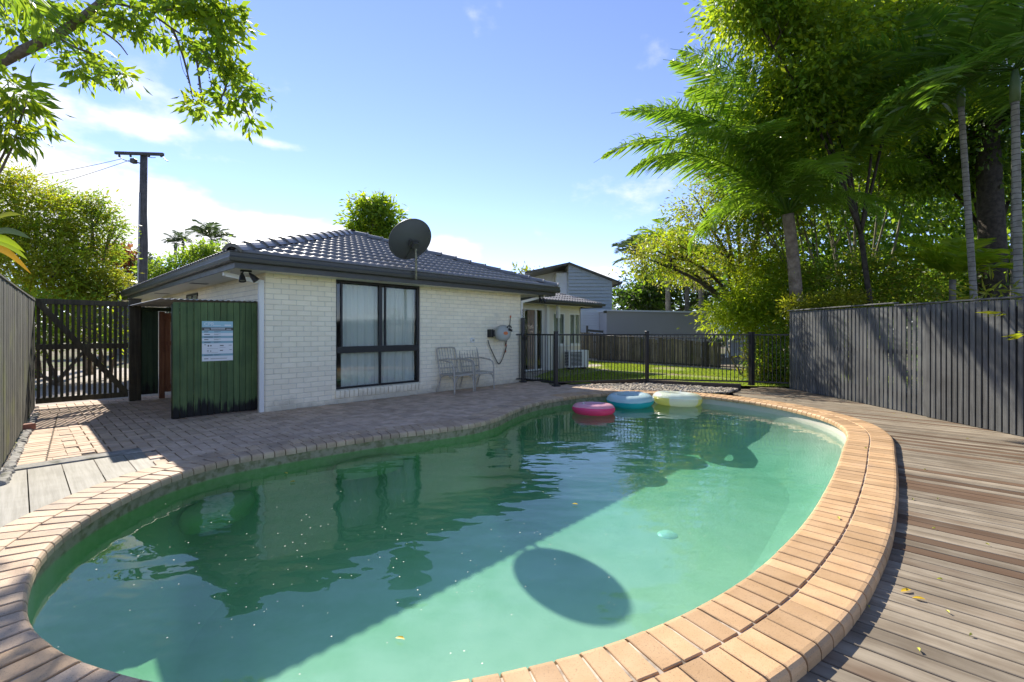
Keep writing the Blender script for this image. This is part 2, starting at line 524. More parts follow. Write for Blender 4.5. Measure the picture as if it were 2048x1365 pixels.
M_grass = leafmat('grass_blade', (.14, .22, .025), (.25, .31, .045), (.30, .46, .03), (.48, .56, .06), .4, .6, .15)
M_glass = glass('window_glass')
M_bark = stone('grey_brown_bark', (.09, .072, .052), (.19, .155, .115), 12, .9, 0, 25, .9, .02)
M_barkdk = stone('dark_bark', (.035, .028, .02), (.075, .06, .043), 12, .9, 0, 25, .9, .02)
M_palmbark = stone('pale_palm_bark', (.10, .088, .068), (.20, .18, .14), 5, .85, 0, 30, .5, .01)

# ================================================================== pool outline
ctrl = [(-2.25, 2.16), (-2.65, 2.62), (-2.87, 3.1), (-2.97, 3.6), (-2.97, 4.1), (-2.80, 4.56), (-2.48, 4.9), (-2.1, 5.25), (-1.6, 5.65),
        (-1.0, 6.02), (-.50, 6.40), (-.2, 6.85), (.0, 7.4), (.28, 8.0), (.72, 8.6), (1.3, 9.12), (1.98, 9.45), (2.85, 9.5), (3.62, 9.2),
        (4.18, 8.6), (4.5, 7.9), (4.6, 7.2), (4.52, 6.55), (4.2, 5.85), (3.53, 4.98), (2.82, 4.1), (2.1, 3.27), (1.6, 2.76), (1.17, 2.38),
        (.7, 2.06), (.2, 1.82), (-.4, 1.66), (-1.0, 1.645), (-1.5, 1.75), (-1.9, 1.91)]
def catmull(P, per=24):
    n = len(P); out = []
    for i in range(n):
        p0, p1, p2, p3 = (Vector(P[(i + k - 1) % n]) for k in range(4))
        for j in range(per):
            t = j / per
            out.append(.5 * ((2 * p1) + (p2 - p0) * t + (2 * p0 - 5 * p1 + 4 * p2 - p3) * t * t + (3 * p1 - p0 - 3 * p2 + p3) * t ** 3))
    return out
dense = catmull(ctrl)
seg = [0.0]
for i in range(len(dense)): seg.append(seg[-1] + (dense[(i + 1) % len(dense)] - dense[i]).length)
PER = seg[-1]
def along(s):
    s %= PER
    lo, hi = 0, len(dense)
    while hi - lo > 1:
        m = (lo + hi) // 2
        if seg[m] <= s: lo = m
        else: hi = m
    t = (s - seg[lo]) / (seg[lo + 1] - seg[lo])
    a, b = dense[lo], dense[(lo + 1) % len(dense)]
    return a.lerp(b, t)
NP = 180
loop = [along(PER * i / NP) for i in range(NP)]
def nrm(s):
    t = (along(s + .12) - along(s - .12)).normalized()
    n = Vector((t.y, -t.x))                       # clockwise outline: flip if it points inwards
    return n
_t = nrm(PER * .5); _p = along(PER * .5)
SGN = -1 if inside((_p.x + _t.x * .1, _p.y + _t.y * .1), [(v.x, v.y) for v in loop]) else 1
norms = [nrm(PER * i / NP) * SGN for i in range(NP)]
def off(d): return [(loop[i].x + norms[i].x * d, loop[i].y + norms[i].y * d) for i in range(NP)]
COPW = 0.455
outer = off(COPW)
midl = off(COPW * .5)
inner = off(0)

# ground: one sheet to the horizon with the pool cut out
def ring_fill(outp, inp, z, name, mat):
    bm = bmesh.new()
    def lp(P):
        vs = [bm.verts.new((x, y, z)) for x, y in P]
        return [bm.edges.new((vs[i], vs[(i + 1) % len(vs)])) for i in range(len(vs))]
    es = lp(outp) + lp(inp)
    bmesh.ops.triangle_fill(bm, use_beauty=True, use_dissolve=False, edges=es)
    for f in bm.faces:
        if f.normal.z < 0: f.normal_flip()
    me = bpy.data.meshes.new(name)
    bm.to_mesh(me); bm.free()
    me.materials.append(mat)
    return link_mesh(name, me)
tag(ring_fill([(-600, -600), (600, -600), (600, 900), (-600, 900)], midl, -.10, 'ground', M_soil), kind='structure')

# pool shell
def algae_mat():
    m, ns, ls = new_mat('pool_plaster')
    g = nd(ns, 'ShaderNodeNewGeometry')
    sp = nd(ns, 'ShaderNodeSeparateXYZ'); ls.new(g.outputs['Position'], sp.inputs[0])
    n1 = noise(ns, ls, g.outputs['Position'], 2.2, 6, .6)
    n2 = noise(ns, ls, g.outputs['Position'], 14, 5, .6)
    col = mixc(ns, ls, ramp(ns, ls, n1, .35, .7), (.62, .59, .49), (.52, .53, .42))
    # green algae film low on the cooler (house) side of the shell
    d = mth(ns, ls, 'SUBTRACT', mth(ns, ls, 'MULTIPLY', sp.outputs[1], HV.y), mth(ns, ls, 'MULTIPLY', sp.outputs[0], -HV.x))
    side = ramp(ns, ls, mth(ns, ls, 'ADD', d, mth(ns, ls, 'MULTIPLY', n1, 1.2)), 3.0, 5.2)
    col = mixc(ns, ls, mth(ns, ls, 'MULTIPLY', side, .95), col, (.17, .37, .08))
    band = mth(ns, ls, 'SUBTRACT', 1.0, ramp(ns, ls, mth(ns, ls, 'ADD', sp.outputs[2], mth(ns, ls, 'MULTIPLY', n2, .02)), -.15, -.115))
    dry = mixc(ns, ls, ramp(ns, ls, n2, .4, .65), (.36, .31, .20), (.20, .19, .09))
    dry = mixc(ns, ls, ramp(ns, ls, sp.outputs[0], 2.5, 3.6), dry, (.56, .52, .44))
    col = mixc(ns, ls, band, dry, col)
    finish(ns, ls, col, .7, n2, .3, .006, .3)
    return m
M_plaster = algae_mat()
prof = [(.032, -.006), (.034, -.12), (.034, -.34), (.02, -.46), (-.05, -.62), (-.18, -.78), (-.38, -.90), (-.62, -.96)]
V = []; Fq = []
for o, z in prof: V += [(x, y, z) for x, y in off(o)]
for j in range(len(prof) - 1):
    for i in range(NP):
        Fq.append((j * NP + i, j * NP + (i + 1) % NP, (j + 1) * NP + (i + 1) % NP, (j + 1) * NP + i))
me = mesh_np('pool_shell', V, Fq, M_plaster, True)
pool = link_mesh('pool_shell', me)
tag(pool, kind='structure')
flat(off(-.60), -.957, 'pool_floor', M_plaster, pool)
# submerged ledges
def ledge(cx, cy, rx, ry, rot, ztop, h):
    m = MB(); n = 40; P = []
    prof_l = [(0, 0), (.80, 0), (.93, -.015), (1, -.06), (1.02, -h * .6), (.95, -h)]
    for r, z in prof_l:
        for k in range(n):
            th = 2 * PI * k / n
            x, y = r * rx * math.cos(th), r * ry * math.sin(th)
            P.append((cx + x * math.cos(rot) - y * math.sin(rot), cy + x * math.sin(rot) + y * math.cos(rot), ztop + z))
    fs = [(j * n + k, j * n + (k + 1) % n, (j + 1) * n + (k + 1) % n, (j + 1) * n + k) for j in range(len(prof_l) - 1) for k in range(n)]
    m.add(P, fs)
    return m.build('step', M_plaster, pool, True)
ledge(-1.66, 5.42, .42, .22, HROT - .12, -.215, .14)
ledge(-2.72, 4.32, .36, .22, HROT + .55, -.30, .16)
# drain cover on the floor
m = MB()
m.lathe([(0, .022), (.04, .022), (.05, .016), (.085, .016), (.095, .008), (.11, 0)], 28, Matrix.Translation((1.71, 5.11, -.955)))
m.build('drain_cover', paint('white_plastic', (.75, .80, .78), .4, .05), pool, True)

# water: a clear, faintly green body with a rippled skin
def water_mat():
    m, ns, ls = new_mat('pool_water')
    g = nd(ns, 'ShaderNodeNewGeometry')
    mp = nd(ns, 'ShaderNodeMapping'); ls.new(g.outputs['Position'], mp.inputs[0])
    mp.inputs['Rotation'].default_value = (0, 0, R(20)); mp.inputs['Scale'].default_value = (1, 2.0, 1)
    n1 = noise(ns, ls, mp.outputs[0], 1.5, 2, .45)
    n2 = noise(ns, ls, g.outputs['Position'], 6.5, 2, .5)
    sepw = nd(ns, 'ShaderNodeSeparateXYZ'); ls.new(g.outputs['Position'], sepw.inputs[0])
    hgt = mth(ns, ls, 'ADD', n1, mth(ns, ls, 'MULTIPLY', n2, .10))
    b = nd(ns, 'ShaderNodeBump'); b.inputs['Strength'].default_value = 0.55; b.inputs['Distance'].default_value = .019
    ls.new(hgt, b.inputs['Height'])
    fo = schlick(ns, ls, .05, b.outputs[0])
    t = nd(ns, 'ShaderNodeBsdfTransparent'); t.inputs[0].default_value = (.97, 1, .98, 1)
    gl = nd(ns, 'ShaderNodeBsdfGlossy'); gl.inputs['Roughness'].default_value = .015
    ls.new(b.outputs[0], gl.inputs['Normal'])
    x = nd(ns, 'ShaderNodeMixShader')
    ls.new(fo, x.inputs[0]); ls.new(t.outputs[0], x.inputs[1]); ls.new(gl.outputs[0], x.inputs[2])
    va = nd(ns, 'ShaderNodeVolumeAbsorption')
    va.inputs['Color'].default_value = (.20, .76, .64, 1); va.inputs['Density'].default_value = .52
    vs = nd(ns, 'ShaderNodeVolumeScatter')
    vs.inputs['Color'].default_value = (.35, .85, .70, 1); vs.inputs['Density'].default_value = .11
    ad = nd(ns, 'ShaderNodeAddShader')
    ls.new(va.outputs[0], ad.inputs[0]); ls.new(vs.outputs[0], ad.inputs[1])
    o = nd(ns, 'ShaderNodeOutputMaterial')
    ls.new(x.outputs[0], o.inputs[0]); ls.new(ad.outputs[0], o.inputs['Volume'])
    return m
M_water = water_mat()
WZ = -.145
def water():
    P = off(.08)
    tri = tessellate_polygon([[Vector((x, y, 0)) for x, y in P]])
    n = len(P)
    V = [(x, y, WZ) for x, y in P] + [(x, y, -1.25) for x, y in P]
    F = []
    for t in tri:
        a, b, c = (P[i] for i in t)
        cr = (b[0] - a[0]) * (c[1] - a[1]) - (b[1] - a[1]) * (c[0] - a[0])
        t = tuple(t) if cr > 0 else tuple(t[::-1])
        F.append(t); F.append(tuple(i + n for i in t[::-1]))
    A = sum(P[i][0] * P[(i + 1) % n][1] - P[(i + 1) % n][0] * P[i][1] for i in range(n))
    for i in range(n):
        q = (i, n + i, n + (i + 1) % n, (i + 1) % n)
        F.append(q if A > 0 else q[::-1])
    me = bpy.data.meshes.new('water')
    me.from_pydata(V, [], F)
    me.materials.append(M_water)
    o = link_mesh('water', me)
    return tag(o, kind='structure')
water()

# coping: two rings of bricks on a mortar bed
cop = MB()
rp = [(.035, -.10), (.035, .009), (COPW - .03, .009), (COPW - .03, -.14)]
V = []; Fq = []
for o, z in rp: V += [(x, y, z) for x, y in off(o)]
for j in range(len(rp) - 1):
    for i in range(NP):
        Fq.append((j * NP + i, j * NP + (i + 1) % NP, (j + 1) * NP + (i + 1) % NP, (j + 1) * NP + i))
coping = link_mesh('pool_coping', mesh_np('pool_coping', V, Fq, M_mortar))
tag(coping, kind='structure')
def cop_profile(bull):
    # radial x from 0 (nose) to .222
    return [(0, -.062), (0, -.030), (.005, -.014), (.016, -.003), (.032, .0), (.218, .0), (.222, -.004), (.222, -.062)] if bull else \
           [(0, -.062), (0, -.004), (.004, 0), (.218, 0), (.222, -.004), (.222, -.062)]
def cop_mesh(bull, w, mat, name):
    P = cop_profile(bull); n = len(P); c = .0035
    V = []
    for i, (s, k) in enumerate([(-w / 2, c), (-w / 2 + c, 0), (w / 2 - c, 0), (w / 2, c)]):
        for x, z in P: V.append((x, s, z - (k if z > -.05 else 0)))
    F = []
    for j in range(3):
        for i in range(n - 1): F.append((j * n + i, j * n + i + 1, (j + 1) * n + i + 1, (j + 1) * n + i))
    F.append(tuple(range(n))); F.append(tuple(3 * n + i for i in range(n - 1, -1, -1)))
    me = bpy.data.meshes.new(name); me.from_pydata(V, [], F); me.materials.append(mat)
    return me
PITCH = .1085
NB = int(PER / PITCH)
cm = {}
rows = []
for row in (0, 1):
    L = PER if row == 0 else sum((Vector(midl[i]) - Vector(midl[(i + 1) % NP])).length for i in range(NP))
    nb = NB if row == 0 else int(NB * 1.0)
    for i in range(nb):
        s = PER * (i + (.37 if row else 0)) / nb
        p = along(s); n = nrm(s) * SGN
        p2 = along(s + PITCH * .5) + nrm(s + PITCH * .5) * SGN * (0 if row == 0 else .34)
        p1 = along(s - PITCH * .5) + nrm(s - PITCH * .5) * SGN * (0 if row == 0 else .34)
        width = max(.05, (p2 - p1).length * (1.0 if row else 1.0) - .009)
        a = math.atan2(n.y, n.x)
        base = p + n * (0 if row == 0 else .232)
        seen = base.length + (0 if base.y > 1.2 else 9)
        rows.append((seen, row, base, a, width, p))
rows.sort(key=lambda r: r[0])
rest = {'t': MB(), 'p': MB()}
for k, (seen, row, base, a, width, p) in enumerate(rows):
    tan = (p.x * .75 - (p.y - 4.5) * .35 + random.uniform(-.5, .5)) > -.15
    if p.y > 6.5 and p.x > 1.0: tan = True
    mat = M_coptan if tan else M_coppink
    key = (row, round(width, 3), tan)
    if key not in cm: cm[key] = cop_mesh(True, width, mat, 'coping_brick')
    z = .018 + random.uniform(-.0015, .0015)
    if row == 1:           # nose outwards
        b = base + Vector((math.cos(a), math.sin(a))) * .222; rz = a + PI
    else:
        b = base; rz = a
    rz += random.uniform(-.008, .008)
    tx, ty = random.uniform(-.006, .006), random.uniform(-.006, .006)
    if k < 300:
        link_mesh('brick', cm[key], coping, (b.x, b.y, z), (tx, ty, rz))
    else:
        MM = Matrix.Translation((b.x, b.y, z)) @ Matrix.Rotation(rz, 4, 'Z')
        me = cm[key]
        rest['t' if tan else 'p'].add([tuple(MM @ v.co) for v in me.vertices], [tuple(q.vertices) for q in me.polygons])
for kk, mm in (('t', M_coptan), ('p', M_coppink)):
    if rest[kk].v: tag(rest[kk].build('bricks', mm, coping), kind='stuff')

# ================================================================== brick paving
def loc2(P): return [tuple(H(x, y)[:2]) for x, y in P]
G_line = 3.05
FENCE_A, FENCE_B = (-2.84, -2.2), (-2.50, 3.15)        # left fence foot, house frame
pave_poly = loc2([(-2.75, -1.28), (-2.47, 3.6), (.0, 3.6), (0.0, .0), (6.02, 0), (6.3, 0), (6.45, -.2)]) + \
            [(1.05, 11.05), (1.95, 11.35), (2.3, 10.6), (2.4, 9.9)]
# along the coping back to the left
cidx = [i for i in range(NP)]
back = []
best = min(range(NP), key=lambda i: (Vector(midl[i]) - Vector((2.4, 9.75))).length)
end = min(range(NP), key=lambda i: (Vector(midl[i]) - Vector((-3.2, 4.0))).length)
stp = -1 if SGN and (best - end) % NP < NP / 2 else 1
i = best
while i != end:
    back.append(midl[i]); i = (i + stp) % NP
back.append(midl[end])
pave_poly = pave_poly + back
paving = flat(pave_poly, -.014, 'paving', M_joint)
tag(paving, kind='structure')
PW, PL = .112, .224
cell = PL / 2
pm = [MB().cbox(-PL / 2 + .004, PL / 2 - .004, -PW / 2 + .004, PW / 2 - .004, -.05, 0, .004, None, .0012).mesh('paver', M_paver) for _ in range(4)]
cands = []
# herringbone on a grid of half-bricks: horizontal brick covers (i,j),(i+1,j); vertical covers (i,j),(i,j+1)
x0, y0 = -2.9, -9.0
for j in range(0, 130):
    for i in range(0, 90):
        q = (i - j) % 4
        cx, cy = x0 + i * cell, y0 + j * cell
        if q == 0: c = (cx + cell, cy + cell / 2, 0)
        elif q == 3: c = (cx + cell / 2, cy + cell, 1)
        else: continue
        cands.append(c)
pv = []
for x, y, o in cands:
    lft = -2.80 + (y + 1.5) * .065
    if x < lft + .43 and -1.55 < y < 2.3: continue
    if x < -1.74 and y < -1.36: continue
    p = H(x, y)
    if not inside((p.x, p.y), pave_poly): continue
    if inside((p.x, p.y), off(COPW - .07)): continue
    pv.append((p.length, x, y, o))
# header course beside the left fence
yy = -1.40
while yy < 2.35:
    for c in range(2):
        x = -2.80 + (yy + 1.5) * .065 + .18 + c * .228
        p = H(x, yy)
        if inside((p.x, p.y), pave_poly) and not inside((p.x, p.y), off(COPW - .05)): pv.append((p.length, x, yy, 2))
    yy += PW
pv.sort()
restp = MB()
for k, (d, x, y, o) in enumerate(pv):
    p = H(x, y, random.uniform(-.0022, .0012) - (.006 if o == 2 else 0))
    rz = HROT + (PI / 2 if o == 1 else 0) + random.uniform(-.012, .012)
    me = pm[k % 4]
    if k < 300: link_mesh('paver', me, paving, p, (random.uniform(-.006, .006), random.uniform(-.006, .006), rz))
    else:
        MM = Matrix.Translation(p) @ Matrix.Rotation(rz, 4, 'Z')
        restp.add([tuple(MM @ v.co) for v in me.vertices], [tuple(q.vertices) for q in me.polygons])
tag(restp.build('pavers', M_paver, paving), kind='stuff')

# ================================================================== timber decks
DZ = -.045
def clip_strip(x, ylo, yhi, poly_out, step=.02):
    """ends of a board on house-frame line x, outside the coping and inside the deck outline"""
    ys = np.arange(ylo, yhi, step); runs = []; cur = None
    for y in ys:
        p = H(x, y)
        ok = inside((p.x, p.y), deck_poly) and not inside((p.x, p.y), poly_out)
        if ok:
            if cur is None: cur = y
        elif cur is not None:
            runs.append((cur, y)); cur = None
    if cur is not None: runs.append((cur, ys[-1]))
    return runs
RFX = 6.44
deck_poly = [(4.75, 10.3), (5.25, 10.42), (5.72, 11.0), (6.44, 10.85), (6.44, 4.2), (6.44, .2), (-.2, .2), (-.2, 1.9), (2.0, 3.6), (4.3, 6.6), (4.7, 8.8)]
deck = flat(
            [(4.75, 10.3), (5.25, 10.42), (5.72, 11.0), (6.44, 10.85), (6.44, .2), (.2, .2), (.6, 1.5), (1.6, 2.2), (2.5, 3.2), (3.3, 4.2), (4.1, 5.2), (4.8, 6.2), (4.98, 7.2), (4.9, 8.1), (4.55, 8.9), (4.1, 9.6)],
            DZ - .035, 'timber_deck', M_under)
tag(deck, kind='structure')
pout = off(COPW - .14)
x = -4.0
bw = .104
k = 0
while x < 13.2:
    r1, r2 = clip_strip(x + .003, -9.5, 5.5, pout), clip_strip(x + bw - .005, -9.5, 5.5, pout)
    r1 = [r for r in r1 if r[1] - r[0] > .12]; r2 = [r for r in r2 if r[1] - r[0] > .12]
    for (a, b), (c, d) in zip(r1, r2):
        # butt joints in long boards
        cuts = [0, 1]
        if b - a > 3.4: cuts = [0, random.uniform(.35, .65), 1]
        for q in range(len(cuts) - 1):
            t0, t1 = cuts[q], cuts[q + 1]
            g0 = .002 if q else 0
            A0, A1 = a + (b - a) * t0 + g0, a + (b - a) * t1
            B0, B1 = c + (d - c) * t0 + g0, c + (d - c) * t1
            mx = (A0 + A1) / 2
            # local: X along the house's y
            ch = .003
            vs = []
            for z, e in ((-.022, 0), (-ch, 0), (0, ch)):
                vs += [(A0 - mx, bw - .003 - e, z), (A1 - mx, bw - .003 - e, z), (B1 - mx, .005 + e, z), (B0 - mx, .005 + e, z)]
            fs = [(0, 1, 5, 4), (1, 2, 6, 5), (2, 3, 7, 6), (3, 0, 4, 7), (4, 5, 9, 8), (5, 6, 10, 9), (6, 7, 11, 10), (7, 4, 8, 11), (8, 9, 10, 11)]
            mb = MB().add(vs, fs)
            me = mb.mesh('plank', M_deck)
            p = H(x + bw, mx, DZ + random.uniform(-.0015, .0015))
            link_mesh('plank', me, deck, p, (0, random.uniform(-.0006, .0006), HROT + PI / 2))
    x += bw
    k += 1
# small landing of pale boards left of the pool
pale = thing('timber_landing', 'pale sunlit timber boards let in between paving and coping at left', 'boards', H(-2.4, -2.2, 0), HROT)
def coping_hit(x, y):
    while y > -4.4:
        q = H(x, y)
        if inside((q.x, q.y), off(COPW - .06)): return y
        y -= .01
    return y
for i in range(5):
    w = .232
    xx = -2.86 + i * w
    y1 = -1.62
    ya, yb = coping_hit(xx + .004, y1), coping_hit(xx + w - .004, y1)
    if y1 - min(ya, yb) < .05: continue
    V = [(xx + .004, ya), (xx + w - .004, yb), (xx + w - .004, y1), (xx + .004, y1)]
    V = [(y - y1, -(x - xx)) for x, y in V]
    mb = MB().prism([(a_, b_) for a_, b_ in V], -.03, 0)
    link_mesh('board', mb.mesh('board', M_deckpale), pale, (xx + 2.4, y1 + 2.2, -.012 + random.uniform(-.001, .001)), (0, 0, PI / 2))
mb = MB().cbox(-2.9 + 2.4, -1.70 + 2.4, -1.60 + 2.2, -1.40 + 2.2, -.06, -.001, .006)
mb.build('edge_strip', M_concrete, pale)

# ================================================================== lawn, gravel, pebbles behind the pool
lawn_poly = [(1.5, 11.5), (3.39, 11.75), (5.3, 11.2), (9.5, 10.6), (13, 11), (12, 13.2), (7.73, 15.07), (4.05, 19.84), (2.9, 21.5), (1.6, 16.2), (.6, 13.2)]
lawn = flat(lawn_poly, -.03, 'lawn', M_lawn)
tag(lawn, kind='structure')
rs = np.random.default_rng(5)
def grass_blades(poly, n, hmin, hmax, z, name, mat, parent=None, mask=None):
    xs = [p[0] for p in poly]; ys = [p[1] for p in poly]
    P = []
    while len(P) < n:
        q = rs.uniform((min(xs), min(ys)), (max(xs), max(ys)), (4000, 2))
        for a in q:
            if inside(a, poly) and (mask is None or mask(a)): P.append(a)
    P = np.array(P[:n])
    h = rs.uniform(hmin, hmax, n); w = rs.uniform(.006, .012, n); th = rs.uniform(0, 2 * PI, n)
    ln = rs.normal(0, .35, (n, 2)) * h[:, None]
    V = np.zeros((n, 3, 3), np.float32)
    V[:, 0, 0] = P[:, 0] - np.cos(th) * w; V[:, 0, 1] = P[:, 1] - np.sin(th) * w; V[:, 0, 2] = z
    V[:, 1, 0] = P[:, 0] + np.cos(th) * w; V[:, 1, 1] = P[:, 1] + np.sin(th) * w; V[:, 1, 2] = z
    V[:, 2, 0] = P[:, 0] + ln[:, 0]; V[:, 2, 1] = P[:, 1] + ln[:, 1]; V[:, 2, 2] = z + h
    me = mesh_np(name, V.reshape(-1, 3), np.arange(n * 3).reshape(-1, 3), mat)
    return link_mesh(name, me, parent)
def patch(a):
    return math.sin(a[0] * 1.7 + math.sin(a[1] * .9) * 2) * math.sin(a[1] * 1.25 + a[0] * .6) < .35 + random.uniform(-.3, .3)
tag(grass_blades(lawn_poly, 60000, .02, .055, -.03, 'grass', M_grass, None, patch), 'patchy short green lawn grass behind the black pool fence', 'grass', kind='stuff')
# gravel bed at the wing and path beyond the gate
gb = flat([tuple(H(*q)[:2]) for q in [(6.1, 1.9), (6.1, .4), (8.0, .15), (9.6, .35), (11.2, .6), (12.2, 1.4), (13.5, 2.6), (11.4, 3.0), (11.3, 1.95)]], -.022, 'garden_bed', M_gravel)
tag(gb, kind='structure')
path = flat([tuple(H(*q)[:2]) for q in [(-2.45, 3.0), (0, 3.0), (0, 14), (-6, 14), (-6, 9)]], -.05, 'path', M_gravel)
tag(path, kind='structure')
# pebble bed between far coping and sleeper
peb_poly = [(1.5, 10.75), (2.0, 11.3), (3.38, 11.5), (5.1, 10.42), (4.55, 9.8), (4.1, 9.75), (3.6, 10.0), (2.9, 10.12), (2.3, 10.1)]
pb = flat(peb_poly, -.035, 'pebble_bed', M_soil)
tag(pb, kind='structure')
ico = bmesh.new(); bmesh.ops.create_icosphere(ico, subdivisions=1, radius=1)
icov = np.array([v.co[:] for v in ico.verts]); icof = np.array([[v.index for v in f.verts] for f in ico.faces]); ico.free()
PV = []; PF = []
nb = 0
while nb < 2600:
    a = rs.uniform((1.4, 9.6), (5.3, 11.6))
    if not inside(a, peb_poly): continue
    s = rs.uniform(.018, .036)
    sc = np.array([s * rs.uniform(.8, 1.5), s * rs.uniform(.8, 1.2), s * rs.uniform(.5, .8)])
    th = rs.uniform(0, PI)
    v = icov * sc
    v = np.stack([v[:, 0] * np.cos(th) - v[:, 1] * np.sin(th), v[:, 0] * np.sin(th) + v[:, 1] * np.cos(th), v[:, 2]], 1)
    PF.append(icof + 12 * nb); PV.append(v + np.array([a[0], a[1], -.02 + rs.uniform(0, .02)]))
    nb += 1
po = link_mesh('pebbles', mesh_np('pebbles', np.concatenate(PV), np.concatenate(PF), M_pebble, True))
tag(po, 'bed of brown river pebbles between far coping and dark sleeper', 'pebbles', kind='stuff')

# ================================================================== the house
WL, WH = 6.02, 2.236
house = thing('brick_house', 'white painted brick house with charcoal tiled hip roof beside the pool', 'house', HC, HROT)
WX0, WX1, WZ0, WZ1 = SX(672), SX(840), .245, 2.205
CO, BR = .086, .24
m = MB()
m.box(0, WX0, .0, .11, -.1, WH); m.box(WX1, WL, .0, .11, -.1, WH)
m.box(WX0, WX1, .001, .11, -.1, WZ0 - .01)
wall = m.build('wall', M_mortarwhite, house)
bm_ = [MB().cbox(-.115, .115, -.008, .03, -.038, .038, .006, None, .002).mesh('brick', M_brickwhite) for _ in range(5)]
bricks = []
for c in range(26):
    z = CO * (c + .5) - .012
    x = -.12 if c % 2 else 0.0
    while x < WL:
        a, b = max(x, 0) + .005, min(x + BR, WL) - .005
        cut = []
        if z > .13 and z < WZ1 + .06:
            lim = WZ0 - .10
            if z > lim:
                if a < WX0 and b > WX0: b = WX0 - (.002 if c % 2 else .004)
                elif a < WX1 and b > WX1: a = WX1 + .003
                elif a >= WX0 - .01 and b <= WX1 + .01: a = b
        if b - a > .03: bricks.append((a, b, z))
        x += BR
bricks.sort(key=lambda q: H((q[0] + q[1]) / 2, 0).length)
rb = MB()
for k, (a, b, z) in enumerate(bricks):
    me = bm_[k % 5]
    sx = (b - a) / .23
    cx = (a + b) / 2
    if k < 300:
        link_mesh('brick', me, wall, (cx, random.uniform(-.002, .0015), z), (0, random.uniform(-.006, .006), random.uniform(-.005, .005)), (sx, 1, 1))
    else:
        dy = random.uniform(-.002, .0015)
        rb.add([(cx + v.co.x * sx, v.co.y + dy, z + v.co.z) for v in me.vertices], [tuple(p.vertices) for p in me.polygons])
tag(rb.build('bricks', M_brickwhite, wall), kind='stuff')
# left side wall with its courses
m = MB()
m.box(0, .11, .111, 10.2, -.1, WH)
sidew = m.build('side_wall', M_mortarwhite, house)
sb = MB()
for c in range(26):
    z = CO * (c + .5) - .012
    y = .0 if c % 2 else -.11
    while y < 10.2:
        a, b = max(y, -.002) + .005, min(y + BR, 10.2) - .005
        ok = not (z > 1.5 and z < 2.12 and (4.0 < (a + b) / 2 < 5.0 or 6.35 < (a + b) / 2 < 7.1))
        if b - a > .03 and ok:
            sb.cbox(-.008, .03, a, b, z - .038, z + .038, .006, None, .0015)
        y += BR
tag(sb.build('bricks', M_brickwhite, sidew), kind='stuff')
for (a, b) in ((4.02, 4.98), (6.37, 7.08)):
    m = MB()
    for q in ((a, a + .04), (b - .04, b), ((a + b) / 2 - .02, (a + b) / 2 + .02)): m.box(-.02, .03, q[0], q[1], 1.52, 2.12)
    m.box(-.019, .029, a, b, 1.52, 1.56); m.box(-.018, .03, a, b, 2.08, 2.12)
    w = m.build('side_window', M_black, house)
    MB().box(-.006, .0, a + .04, b - .04, 1.56, 2.08).build('pane', M_glass, w)
    MB().box(.001, .004, a + .03, b - .03, 1.55, 2.09).build('dark_room_sheet', paint('dim_interior', (.10, .10, .09), .8), w)  # dark sheet, its colour standing for the unlit room behind the glass
# other walls and inside
m = MB()
m.box(WL - .11, WL, .112, 10.2, -.1, WH); m.box(.11, WL - .11, 10.09, 10.2, -.1, WH)
m.build('back_wall', M_mortarwhite, house)
MB().box(.11, WL - .11, .112, 10.08, -.02, 0.02).build('room_floor', paint('carpet', (.20, .17, .14), .95), house)
MB().box(.12, WL - .12, 3.4, 3.5, .02, 2.19).build('room_wall', paint('room_wall_paint', (.55, .53, .48), .8), house)
# timber trim above the wall, soffit
MB().box(0.002, WL - .002, -.022, .0, WH - .035, WH - .003).build('wall_trim', M_white, house)
FX0, FX1, FY0, FY1 = -.55, 6.83, -.45, 10.75
SOF = 2.205
m = MB()
m.box(FX0, FX1, FY0, FY1, SOF, SOF + .012)
m.build('soffit', M_cream, house)
def sweep(prof, name, mat):
    """profile (outward offset, z) carried round the eaves"""
    m = MB(); vs = []
    n = len(prof)
    for o, z in prof:
        vs += [(FX0 - o, FY1 + o, z), (FX0 - o, FY0 - o, z), (FX1 + o, FY0 - o, z), (FX1 + o, FY1 + o, z)]
    fs = []
    for i in range(n):
        j = (i + 1) % n
        for k in range(3): fs.append((i * 4 + k, i * 4 + k + 1, j * 4 + k + 1, j * 4 + k))
    m.add(vs, fs)
    return m.build(name, mat, house)
sweep([(0, 2.186), (.02, 2.186), (.02, 2.30), (0, 2.30)], 'fascia', M_charcoal)
sweep([(.024, 2.272), (.085, 2.272), (.104, 2.285), (.112, 2.33), (.100, 2.352), (.100, 2.398), (.108, 2.408), (.108, 2.416), (.094, 2.416), (.094, 2.30), (.026, 2.296), (.026, 2.40), (.022, 2.40)], 'gutter', M_charcoal)

